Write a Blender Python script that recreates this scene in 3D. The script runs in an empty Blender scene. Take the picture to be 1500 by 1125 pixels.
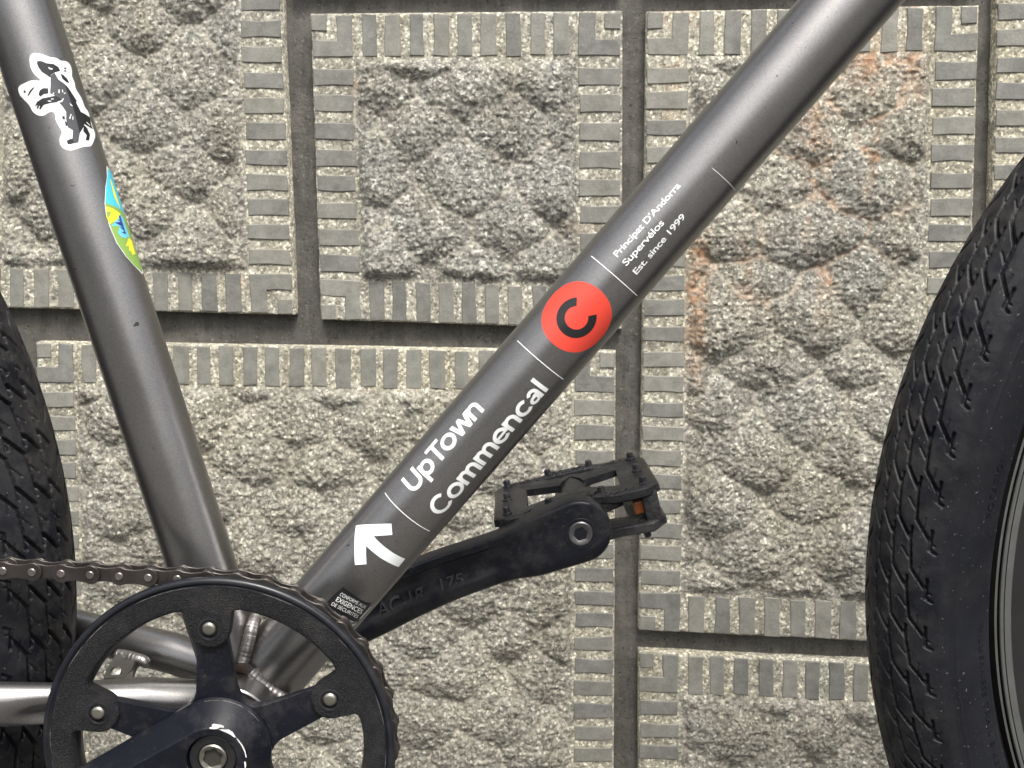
import bpy, bmesh, math, random
import numpy as np
from mathutils import Vector
random.seed(7); np.random.seed(7)
S = bpy.context.scene
COL = S.collection
MM = 0.001
# ------------------------------------------------------------------ camera, world, sun, exposure
F = 1560.0                     # focal length in photo pixels (1500 px wide)
PITCH = math.radians(8.0)
CY = -498.0                    # camera stands 498 mm in front of the bicycle's mid plane
cam_d = bpy.data.cameras.new('camera'); cam = bpy.data.objects.new('camera', cam_d); COL.objects.link(cam)
cam_d.sensor_width = 36; cam_d.lens = 36 * F / 1500; cam_d.clip_start = 0.02; cam_d.clip_end = 200
cam.location = (0, CY * MM, 0); cam.rotation_euler = (math.pi / 2 - PITCH, 0, 0)
cam_d.dof.use_dof = True; cam_d.dof.focus_distance = 0.56; cam_d.dof.aperture_fstop = 40
S.camera = cam
SUN_EL, SUN_AZ = 58.0, 12.0    # azimuth: degrees right of straight behind the camera
w = bpy.data.worlds.new('World'); S.world = w; w.use_nodes = True
nt = w.node_tree; nt.nodes.clear()
sky = nt.nodes.new('ShaderNodeTexSky'); sky.sky_type = 'NISHITA'; sky.sun_disc = False
sky.sun_elevation = math.radians(SUN_EL); sky.sun_rotation = math.radians(180 - SUN_AZ)
sky.air_density = 1.0; sky.dust_density = 6.0; sky.ozone_density = 0.6
bg = nt.nodes.new('ShaderNodeBackground'); bg.inputs['Strength'].default_value = 0.15
ow = nt.nodes.new('ShaderNodeOutputWorld')
hs = nt.nodes.new('ShaderNodeHueSaturation'); hs.inputs['Saturation'].default_value = 0.30      # thin bright overcast
nt.links.new(sky.outputs[0], hs.inputs['Color']); nt.links.new(hs.outputs[0], bg.inputs[0]); nt.links.new(bg.outputs[0], ow.inputs[0])
sd = bpy.data.lights.new('sun', 'SUN'); sun = bpy.data.objects.new('sun', sd); COL.objects.link(sun)
sd.energy = 2.0; sd.angle = math.radians(14); sd.color = (1.0, 0.955, 0.88)
el, az = math.radians(SUN_EL), math.radians(SUN_AZ)
Ldir = Vector((math.sin(az) * math.cos(el), -math.cos(az) * math.cos(el), math.sin(el)))
sun.rotation_euler = Ldir.to_track_quat('Z', 'Y').to_euler(); sun.location = Ldir * 3
S.view_settings.view_transform = 'Standard'; S.view_settings.look = 'None'
S.view_settings.exposure = 0.82; S.view_settings.gamma = 1.0
S.cycles.use_denoising = True

# ------------------------------------------------------------------ measuring helpers (millimetres)
CT, ST = math.cos(PITCH), math.sin(PITCH)
CAM = Vector((0, CY, 0))
def ray(px, py):
    u = (px - 750) / F; v = (562.5 - py) / F
    return Vector((u, CT + v * ST, v * CT - ST))
def P(px, py, y):
    r = ray(px, py); t = (y - CY) / r.y
    return CAM + r * t
# ------------------------------------------------------------------ object helpers
WL = {}                        # world origin (mm) of each object
def thing(name, label, cat, loc, group=None, parent=None):
    o = bpy.data.objects.new(name, None); COL.objects.link(o); o.empty_display_size = 0.02
    WL[o.name] = Vector(loc)
    base = WL[parent.name] if parent else Vector((0, 0, 0))
    o.parent = parent; o.location = (Vector(loc) - base) * MM
    if label: o['label'] = label
    if cat: o['category'] = cat
    if group: o['group'] = group
    return o
def link_mesh(name, me, parent, org, label=None, kind=None):
    o = bpy.data.objects.new(name, me); COL.objects.link(o)
    WL[o.name] = Vector(org)
    base = WL[parent.name] if parent else Vector((0, 0, 0))
    o.parent = parent; o.location = (Vector(org) - base) * MM
    if label: o['label'] = label
    if kind: o['kind'] = kind
    return o
def mk(name, V, Fc, mat, parent=None, smooth=True, label=None, kind=None, attrs=None, mats=None, midx=None, sharp=None, org=None):
    V = np.asarray([tuple(v) for v in V] if not isinstance(V, np.ndarray) else V, dtype=np.float64)
    c = V.mean(axis=0) if org is None else np.array(org)
    Vl = (V - c) * MM
    me = bpy.data.meshes.new(name)
    if isinstance(Fc, np.ndarray):
        n = len(Fc); k = Fc.shape[1]
        me.vertices.add(len(V)); me.vertices.foreach_set('co', Vl.ravel())
        me.loops.add(n * k); me.loops.foreach_set('vertex_index', Fc.astype(np.int32).ravel())
        me.polygons.add(n); me.polygons.foreach_set('loop_start', np.arange(0, n * k, k, dtype=np.int32))
        me.update(calc_edges=True)
    else:
        me.from_pydata([tuple(v) for v in Vl], [], [tuple(int(i) for i in f) for f in Fc])
    me.validate()
    for m in (mats or [mat]): me.materials.append(m)
    if midx is not None: me.polygons.foreach_set('material_index', np.asarray(midx, dtype=np.int32))
    me.polygons.foreach_set('use_smooth', np.full(len(me.polygons), smooth))
    if attrs:
        for an, arr in attrs.items():
            a = me.attributes.new(an, 'FLOAT', 'POINT'); a.data.foreach_set('value', np.asarray(arr, dtype=np.float32))
    me.update()
    o = link_mesh(name, me, parent, c, label, kind)
    if smooth and sharp:
        me.set_sharp_from_angle(angle=math.radians(sharp))
    return o
def grid_faces(nu, nv, wrap_u=False, wrap_v=False):
    U = nu if wrap_u else nu - 1; Vn = nv if wrap_v else nv - 1
    i, j = np.meshgrid(np.arange(U), np.arange(Vn), indexing='ij')
    i2 = (i + 1) % nu; j2 = (j + 1) % nv
    return np.stack([(i * nv + j).ravel(), (i2 * nv + j).ravel(), (i2 * nv + j2).ravel(), (i * nv + j2).ravel()], axis=1)
def fix_normals(o):
    bm = bmesh.new(); bm.from_mesh(o.data); bmesh.ops.recalc_face_normals(bm, faces=bm.faces); bm.to_mesh(o.data); bm.free(); return o
def perp(d, hint=Vector((0, -1, 0))):
    n0 = (hint - d * hint.dot(d)).normalized(); return n0, d.cross(n0).normalized()
def tube(name, pts, rad, mat, parent, n=32, cap=True, squash=None, label=None, hint=Vector((0, -1, 0)), smooth=True):
    pts = [Vector(p) for p in pts]; V = []
    for i, p in enumerate(pts):
        d = (pts[min(i + 1, len(pts) - 1)] - pts[max(i - 1, 0)]).normalized()
        n0, b = perp(d, hint); r = rad[i] if isinstance(rad, (list, tuple)) else rad
        ra, rb = (r, r) if not isinstance(r, tuple) else r
        for k in range(n):
            a = 2 * math.pi * k / n
            V.append(p + n0 * (ra * math.cos(a)) + b * (rb * math.sin(a)))
    Fc = grid_faces(len(pts), n, wrap_v=True).tolist()
    if cap:
        Fc.append(list(range(n))[::-1]); Fc.append([(len(pts) - 1) * n + k for k in range(n)])
    return fix_normals(mk(name, V, Fc, mat, parent, smooth=smooth, label=label, sharp=50))
def lathe(name, prof, center, mat, parent, n=64, mats=None, seg_mat=None, closed=False, label=None, sharp=35, axis='y'):
    """prof: (radius, y offset); axis along world Y through center"""
    V = []
    for k in range(n):
        a = 2 * math.pi * k / n; c, s = math.cos(a), math.sin(a)
        for r, y in prof: V.append((center[0] + r * c, center[1] + y, center[2] + r * s))
    m = len(prof); Fc = grid_faces(n, m, wrap_u=True, wrap_v=closed).tolist(); mi = None
    if seg_mat: mi = [seg_mat[f % (m if closed else m - 1)] for f in range(len(Fc))]
    o = mk(name, V, Fc, mat, parent, mats=mats, midx=mi, label=label, sharp=sharp)
    bm = bmesh.new(); bm.from_mesh(o.data); bmesh.ops.remove_doubles(bm, verts=bm.verts, dist=1e-7)
    bmesh.ops.recalc_face_normals(bm, faces=bm.faces); bm.to_mesh(o.data); bm.free()
    o.data.set_sharp_from_angle(angle=math.radians(sharp))
    return o
def extrude_loop(loop, y0, y1, bev=0.0):
    """loop: list of (x,z); front at y0 (towards camera), back at y1, chamfered front edge. returns V,F"""
    n = len(loop); c = Vector((sum(p[0] for p in loop) / n, sum(p[1] for p in loop) / n))
    V = []; L = [Vector(p) for p in loop]
    ins = []
    area = sum(L[i].x * L[(i + 1) % n].y - L[(i + 1) % n].x * L[i].y for i in range(n))
    sg = 1 if area > 0 else -1
    for i in range(n):
        a, b, d = L[i - 1], L[i], L[(i + 1) % n]
        e1 = (b - a).normalized(); e2 = (d - b).normalized()
        nn = Vector((-(e1 + e2).y, (e1 + e2).x)) * sg
        nn = nn.normalized() if nn.length > 1e-6 else Vector((-e1.y, e1.x)) * sg
        k = 1 / max(0.5, nn.dot(Vector((-e1.y, e1.x)) * sg)); ins.append(b + nn * bev * k)
    for p in L: V.append((p.x, y1, p.y))
    for p in L: V.append((p.x, y0 + bev, p.y))
    for p in ins: V.append((p.x, y0, p.y))
    Fc = []
    for i in range(n):
        j = (i + 1) % n
        Fc.append((i, j, n + j, n + i)); Fc.append((n + i, n + j, 2 * n + j, 2 * n + i))
    Fc.append([2 * n + i for i in range(n)]); Fc.append([i for i in range(n)][::-1])
    return V, Fc
def merge(parts):
    V = []; Fc = []
    for v, f in parts:
        o = len(V); V += [tuple(x) for x in v]; Fc += [[o + i for i in q] for q in f]
    return V, Fc
def rbox(cx, cy, cz, sx, sy, sz, bev=0.6, rot=None, org=None):
    """bevelled box, returns V,F"""
    V = []; 
    hx, hy, hz = sx / 2, sy / 2, sz / 2
    bm = bmesh.new(); bmesh.ops.create_cube(bm, size=1)
    for v in bm.verts: v.co = Vector((v.co.x * sx, v.co.y * sy, v.co.z * sz))
    if bev: bmesh.ops.bevel(bm, geom=bm.edges[:], offset=bev, segments=2, affect='EDGES', profile=0.6)
    V = [Vector((cx, cy, cz)) + (rot @ v.co if rot else v.co) for v in bm.verts]
    Fc = [[v.index for v in f.verts] for f in bm.faces]; bm.free()
    return V, Fc

# ------------------------------------------------------------------ noise
def vnoise(x, y, seed=0):
    xi = np.floor(x).astype(np.int64); yi = np.floor(y).astype(np.int64); xf = x - xi; yf = y - yi
    def h(i, j):
        n = (i * 374761393 + j * 668265263 + seed * 974634777) & 0xFFFFFFFF
        n = ((n ^ (n >> 13)) * 1274126177) & 0xFFFFFFFF; n = n ^ (n >> 16)
        return (n & 0xFFFFFF) / float(0xFFFFFF)
    u = xf * xf * (3 - 2 * xf); v = yf * yf * (3 - 2 * yf)
    a, b, c, d = h(xi, yi), h(xi + 1, yi), h(xi, yi + 1), h(xi + 1, yi + 1)
    return (a * (1 - u) + b * u) * (1 - v) + (c * (1 - u) + d * u) * v * 1.0
def fbm(x, y, sc, oct=3, seed=0, ridge=False):
    t = 0; amp = 1; tot = 0
    for k in range(oct):
        n = vnoise(x / sc * 2 ** k + 17.3 * k, y / sc * 2 ** k + 9.1 * k, seed + k) * 2 - 1
        if ridge: n = 1 - 2 * np.abs(n)
        t = t + n * amp; tot += amp; amp *= 0.55
    return t / tot

# ------------------------------------------------------------------ materials
def new_mat(name):
    m = bpy.data.materials.new(name); m.use_nodes = True; n = m.node_tree; b = n.nodes['Principled BSDF']; return m, n, b
def N(n, t, **kw):
    x = n.nodes.new(t)
    for k, v in kw.items():
        if k.startswith('i_'): x.inputs[k[2:].replace('_', ' ')].default_value = v
        else: setattr(x, k, v)
    return x
def ramp(n, src, stops):
    r = n.nodes.new('ShaderNodeValToRGB'); e = r.color_ramp.elements
    while len(e) < len(stops): e.new(0.5)
    for q, (p, c) in zip(e, stops):
        q.position = p; q.color = (c[0], c[1], c[2], 1) if isinstance(c, tuple) else (c, c, c, 1)
    n.links.new(src, r.inputs[0]); return r
def mix(n, fac, a, b, mode='MIX'):
    m = n.nodes.new('ShaderNodeMix'); m.data_type = 'RGBA'; m.blend_type = mode
    for idx, s in ((0, fac), (6, a), (7, b)):
        if isinstance(s, (int, float)): m.inputs[idx].default_value = s
        elif isinstance(s, tuple): m.inputs[idx].default_value = (*s, 1) if len(s) == 3 else s
        else: n.links.new(s, m.inputs[idx])
    return m.outputs[2]
def coords(n):
    g = n.nodes.new('ShaderNodeNewGeometry'); return g.outputs['Position']
def noise(n, vec, scale, detail=3, rough=0.6, dist=0.0):
    x = N(n, 'ShaderNodeTexNoise'); x.inputs['Scale'].default_value = scale; x.inputs['Detail'].default_value = detail
    x.inputs['Roughness'].default_value = rough; x.inputs['Distortion'].default_value = dist; n.links.new(vec, x.inputs['Vector']); return x.outputs[0]
def bump(n, b, height, strength, dist=0.0005):
    x = n.nodes.new('ShaderNodeBump'); x.inputs['Strength'].default_value = strength; x.inputs['Distance'].default_value = dist
    n.links.new(height, x.inputs['Height']); n.links.new(x.outputs[0], b.inputs['Normal']); return x
def simple(name, col, rough=0.5, metal=0.0, var=0.0, bscale=0, bstr=0.0, bdist=0.0002, spec=0.5, coat=0.0, dust=0.0, dustcol=(0.25, 0.23, 0.2)):
    m, n, b = new_mat(name)
    b.inputs['Base Color'].default_value = (*col, 1); b.inputs['Roughness'].default_value = rough; b.inputs['Metallic'].default_value = metal
    b.inputs['Specular IOR Level'].default_value = spec; b.inputs['Coat Weight'].default_value = coat
    p = coords(n); src = None
    if var:
        nz = noise(n, p, 60, 4)
        c = ramp(n, nz, [(0.25, tuple(x * (1 - var) for x in col)), (0.75, tuple(min(1, x * (1 + var)) for x in col))]).outputs[0]; src = c
    if dust:
        nz = noise(n, p, 45, 8, 0.7); sp = noise(n, p, 900, 2, 0.6)
        f = ramp(n, nz, [(0.48, 0.0), (0.75, dust)]).outputs[0]; f2 = ramp(n, sp, [(0.66, 0.0), (0.74, dust * 1.3)]).outputs[0]
        s1 = mix(n, f, src if src is not None else col, dustcol); src = mix(n, f2, s1, dustcol)
    if src is not None: n.links.new(src, b.inputs['Base Color'])
    if bscale:
        bump(n, b, noise(n, p, bscale, 3), bstr, bdist)
    r = ramp(n, noise(n, p, 90, 5), [(0.3, max(0, rough - 0.06)), (0.7, min(1, rough + 0.08))]); n.links.new(r.outputs[0], b.inputs['Roughness'])
    return m
M = {}
def frame_paint():
    m, n, b = new_mat('satin_bronze_grey_paint'); p = coords(n)
    fl = N(n, 'ShaderNodeTexVoronoi'); fl.inputs['Scale'].default_value = 2600; n.links.new(p, fl.inputs['Vector'])
    base = ramp(n, fl.outputs['Color'], [(0.0, (0.204, 0.199, 0.195)), (1.0, (0.290, 0.283, 0.277))]).outputs[0]
    big = ramp(n, noise(n, p, 14, 3), [(0.3, 0.9), (0.7, 1.08)]).outputs[0]
    base = mix(n, 1.0, base, big, 'MULTIPLY')
    spk = ramp(n, noise(n, p, 480, 1, 0.4), [(0.785, 0.0), (0.80, 0.75)]).outputs[0]
    base = mix(n, spk, base, (0.05, 0.045, 0.04))
    n.links.new(base, b.inputs['Base Color']); b.inputs['Metallic'].default_value = 0.95
    r = ramp(n, noise(n, p, 35, 6, 0.7), [(0.3, 0.29), (0.7, 0.35)]); n.links.new(r.outputs[0], b.inputs['Roughness'])
    bump(n, b, noise(n, p, 1700, 2), 0.10, 0.0001)
    b.inputs['Coat Weight'].default_value = 0.12; b.inputs['Coat Roughness'].default_value = 0.32
    return m
M['paint'] = frame_paint()
def rubber(name):
    m, n, b = new_mat(name); p = coords(n)
    base = ramp(n, noise(n, p, 22, 6, 0.65), [(0.3, (0.0025, 0.003, 0.005)), (0.7, (0.007, 0.008, 0.012))]).outputs[0]
    at = N(n, 'ShaderNodeAttribute', attribute_name='wear'); 
    d1 = ramp(n, noise(n, p, 75, 8, 0.75), [(0.42, 0.0), (0.72, 0.6)]).outputs[0]
    f = mix(n, 1.0, d1, at.outputs['Fac'], 'MULTIPLY')
    base = mix(n, f, base, (0.07, 0.066, 0.06))
    sp = ramp(n, noise(n, p, 620, 2, 0.55), [(0.70, 0.0), (0.76, 0.5)]).outputs[0]
    base = mix(n, sp, base, (0.22, 0.21, 0.19))
    n.links.new(base, b.inputs['Base Color'])
    r = ramp(n, noise(n, p, 60, 6, 0.7), [(0.3, 0.42), (0.7, 0.66)]); n.links.new(r.outputs[0], b.inputs['Roughness'])
    b.inputs['Specular IOR Level'].default_value = 0.24
    bump(n, b, noise(n, p, 500, 6, 0.7), 0.45, 0.0003)
    return m
M['rubber'] = rubber('dusty_black_rubber')
M['crank'] = simple('black_anodised_alloy', (0.0045, 0.0054, 0.0092), 0.36, 0.0, 0.25, 1400, 0.10, spec=0.27, dust=0.11)
M['worn'] = simple('worn_black_alloy', (0.012, 0.013, 0.017), 0.32, 0.0, 0.3, 900, 0.2, spec=0.9, dust=0.5, dustcol=(0.09, 0.09, 0.095))
M['crankface'] = simple('black_cap', (0.006, 0.006, 0.007), 0.45, 0.0, 0.1, 900, 0.05, dust=0.06)
M['bolt'] = simple('zinc_bolt', (0.30, 0.29, 0.25), 0.30, 0.95, 0.35, 500, 0.15, dust=0.25)
M['bolt2'] = simple('dull_steel', (0.13, 0.13, 0.13), 0.38, 0.9, 0.3, 700, 0.15, dust=0.3)
M['bolthole'] = simple('socket_dark', (0.02, 0.017, 0.014), 0.7)
M['chain'] = simple('oily_rusty_chain_steel', (0.044, 0.039, 0.036), 0.36, 0.6, 0.4, 500, 0.3, 0.0003, dust=0.10, dustcol=(0.11,0.075,0.055))
M['pin'] = simple('worn_pin_steel', (0.20, 0.18, 0.17), 0.36, 0.85, 0.3, 600, 0.2)
M['roller'] = simple('roller_black', (0.03, 0.025, 0.022), 0.5, 0.5)
M['pedal'] = simple('worn_black_nylon', (0.008, 0.008, 0.010), 0.42, 0.0, 0.3, 420, 0.7, 0.0008, spec=0.5, dust=0.14)
M['amber'] = simple('amber_reflector', (0.22, 0.055, 0.004), 0.3, 0.0, 0.3, 900, 0.5, 0.0003)
M['white'] = simple('white_print', (0.70, 0.72, 0.71), 0.42)
M['red'] = simple('red_orange_print', (0.62, 0.050, 0.030), 0.42)
M['black'] = simple('black_print', (0.008, 0.008, 0.009), 0.38)
M['greyink'] = simple('charcoal_print', (0.055, 0.055, 0.062), 0.4, var=0.2)
M['silver'] = simple('brushed_silver_rim', (0.20, 0.205, 0.20), 0.36, 0.85, 0.15, 900, 0.08)
M['rimblack'] = simple('black_rim', (0.006, 0.006, 0.006), 0.5)
M['weld'] = simple('painted_weld', (0.27, 0.255, 0.245), 0.36, 0.9, 0.15, 500, 0.2)
M['grime'] = simple('rusty_grime', (0.045, 0.032, 0.024), 0.85, 0.0, 0.4, 400, 0.8, 0.001)
M['chip'] = simple('bare_alloy_chip', (0.80, 0.80, 0.79), 0.45, 0.3)
M['sky_blue'] = simple('sky_blue_print', (0.07, 0.50, 0.66), 0.4)
M['light_blue'] = simple('light_blue_print', (0.14, 0.50, 0.62), 0.4)
M['yellow'] = simple('yellow_print', (0.80, 0.72, 0.04), 0.4)
M['navy'] = simple('navy_print', (0.03, 0.035, 0.25), 0.4)
M['green'] = simple('green_print', (0.22, 0.36, 0.08), 0.4)
def guard_mat():
    m, n, b = new_mat('pebbled_black_guard'); p = coords(n)
    base = ramp(n, noise(n, p, 1300, 2, 0.6), [(0.35, (0.003, 0.003, 0.004)), (0.7, (0.020, 0.020, 0.023))]).outputs[0]
    d = ramp(n, noise(n, p, 40, 7, 0.7), [(0.5, 0.0), (0.8, 0.35)]).outputs[0]
    base = mix(n, d, base, (0.10, 0.095, 0.085)); n.links.new(base, b.inputs['Base Color'])
    b.inputs['Roughness'].default_value = 0.5; b.inputs['Specular IOR Level'].default_value = 0.25
    bump(n, b, noise(n, p, 1500, 3, 0.65), 1.0, 0.0016)
    return m
M['guard'] = guard_mat()
M['guardlip'] = simple('smooth_black_lip', (0.007, 0.008, 0.011), 0.34, 0.0, 0.2, 900, 0.06, spec=0.4, dust=0.08)
def stone_mat():
    m, n, b = new_mat('split_face_stone'); p = coords(n)
    v = N(n, 'ShaderNodeTexVoronoi'); v.inputs['Scale'].default_value = 520; n.links.new(p, v.inputs['Vector'])
    sepc = N(n, 'ShaderNodeSeparateColor'); n.links.new(v.outputs['Color'], sepc.inputs[0])
    n1 = noise(n, p, 170, 8, 0.78)
    base = ramp(n, n1, [(0.30, (0.163, 0.161, 0.147)), (0.5, (0.320, 0.317, 0.295)), (0.68, (0.53, 0.525, 0.49))]).outputs[0]
    cry = ramp(n, sepc.outputs[0], [(0.0, 0.50), (0.45, 0.90), (0.8, 1.15), (1.0, 2.0)]).outputs[0]
    base = mix(n, 1.0, base, cry, 'MULTIPLY')
    big = noise(n, p, 9, 4, 0.6)
    tint = ramp(n, big, [(0.3, (0.88, 0.88, 0.86)), (0.7, (1.10, 1.07, 0.98))]).outputs[0]
    base = mix(n, 1.0, base, tint, 'MULTIPLY')
    oi = N(n, 'ShaderNodeObjectInfo')
    base = mix(n, 1.0, base, ramp(n, oi.outputs['Random'], [(0.0, (0.93, 0.94, 0.95)), (1.0, (1.07, 1.05, 1.0))]).outputs[0], 'MULTIPLY')
    mp = N(n, 'ShaderNodeMapping'); mp.inputs['Scale'].default_value = (1.0, 1.0, 0.18); n.links.new(p, mp.inputs[0])
    base = mix(n, 1.0, base, ramp(n, noise(n, mp.outputs[0], 34, 5, 0.65), [(0.36, (0.80, 0.79, 0.76)), (0.55, (1.0, 1.0, 1.0))]).outputs[0], 'MULTIPLY')
    g = N(n, 'ShaderNodeAttribute', attribute_name='groove')
    gn = mix(n, 1.0, g.outputs['Fac'], ramp(n, noise(n, p, 60, 5), [(0.3, 0.2), (0.7, 0.8)]).outputs[0], 'MULTIPLY')
    base = mix(n, gn, base, (0.58, 0.54, 0.44))
    dr = N(n, 'ShaderNodeAttribute', attribute_name='dressed')
    frag = mix(n, 1.0, base, (1.42, 1.40, 1.33), 'MULTIPLY'); base = mix(n, dr.outputs['Fac'], base, frag)
    rr = N(n, 'ShaderNodeAttribute', attribute_name='rust')
    rn = mix(n, 1.0, rr.outputs['Fac'], ramp(n, noise(n, p, 130, 7, 0.75), [(0.38, 0.0), (0.62, 1.0)]).outputs[0], 'MULTIPLY')
    rn2 = mix(n, 1.0, rn, (0.7, 0.7, 0.7), 'MULTIPLY'); base = mix(n, rn2, base, (0.60, 0.30, 0.14))
    n.links.new(base, b.inputs['Base Color']); b.inputs['Roughness'].default_value = 0.85
    b.inputs['Specular IOR Level'].default_value = 0.3
    bump(n, b, noise(n, p, 420, 6, 0.78), 1.0, 0.0022)
    return m
M['stone'] = stone_mat()
def bar_mat():
    m, n, b = new_mat('sawn_grey_stone'); p = coords(n)
    oi = N(n, 'ShaderNodeObjectInfo')
    base = ramp(n, noise(n, p, 90, 6, 0.7), [(0.28, (0.115, 0.115, 0.103)), (0.72, (0.205, 0.204, 0.184))]).outputs[0]
    t = ramp(n, oi.outputs['Random'], [(0.0, (0.80, 0.81, 0.82)), (1.0, (1.22, 1.20, 1.14))]).outputs[0]
    base = mix(n, 1.0, base, t, 'MULTIPLY')
    st = ramp(n, noise(n, p, 48, 7, 0.75), [(0.46, 0.0), (0.72, 0.55)]).outputs[0]
    base = mix(n, st, base, (0.30, 0.295, 0.265))
    sp = ramp(n, noise(n, p, 1100, 2, 0.6), [(0.62, 0.0), (0.72, 0.45)]).outputs[0]
    base = mix(n, sp, base, (0.42, 0.41, 0.38))
    n.links.new(base, b.inputs['Base Color']); b.inputs['Roughness'].default_value = 0.75
    bump(n, b, noise(n, p, 380, 6, 0.75), 0.75, 0.0009)
    return m
M['bar'] = bar_mat()
def mortar_mat():
    m, n, b = new_mat('dark_cement_joint'); p = coords(n)
    mp = N(n, 'ShaderNodeMapping'); mp.inputs['Scale'].default_value = (1.0, 1.0, 0.12); n.links.new(p, mp.inputs[0])
    base = ramp(n, noise(n, mp.outputs[0], 160, 6, 0.7), [(0.3, (0.044, 0.042, 0.037)), (0.7, (0.095, 0.091, 0.082))]).outputs[0]
    st = ramp(n, noise(n, p, 26, 6, 0.7), [(0.45, 0.0), (0.75, 0.55)]).outputs[0]
    base = mix(n, st, base, (0.19, 0.18, 0.155))
    grit = ramp(n, noise(n, p, 420, 3, 0.6), [(0.60, 0.0), (0.70, 0.5)]).outputs[0]; base = mix(n, grit, base, (0.24, 0.23, 0.20))
    pit = ramp(n, noise(n, p, 330, 2, 0.5), [(0.30, 0.85), (0.36, 0.0)]).outputs[0]
    base = mix(n, pit, base, (0.02, 0.02, 0.018))
    n.links.new(base, b.inputs['Base Color']); b.inputs['Roughness'].default_value = 0.8
    bump(n, b, noise(n, p, 260, 6, 0.75), 0.8, 0.0016)
    return m
M['mortar'] = mortar_mat()

# ------------------------------------------------------------------ the wall
YAW = math.radians(4.0); WD = 400.0            # the wall stands 400 mm behind the bicycle
WA = Vector((math.cos(YAW), -math.sin(YAW), 0)); WN = Vector((-math.sin(YAW), -math.cos(YAW), 0)); WO = Vector((0, WD, 0))
def wall_ab(px, py):
    r = ray(px, py); t = (WO - CAM).dot(WN) / r.dot(WN); p = CAM + r * t - WO
    return (p.dot(WA), p.z)
def wall_pt(a, b, h):
    return np.stack([WO.x + WA.x * a + WN.x * h, WO.y + WA.y * a + WN.y * h, b], axis=-1)
GZ = -500.0
wall = thing('wall', 'pale rough split-faced stone block wall with dark recessed joints behind the bicycle', 'wall', (0, WD + 15, GZ))
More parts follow.
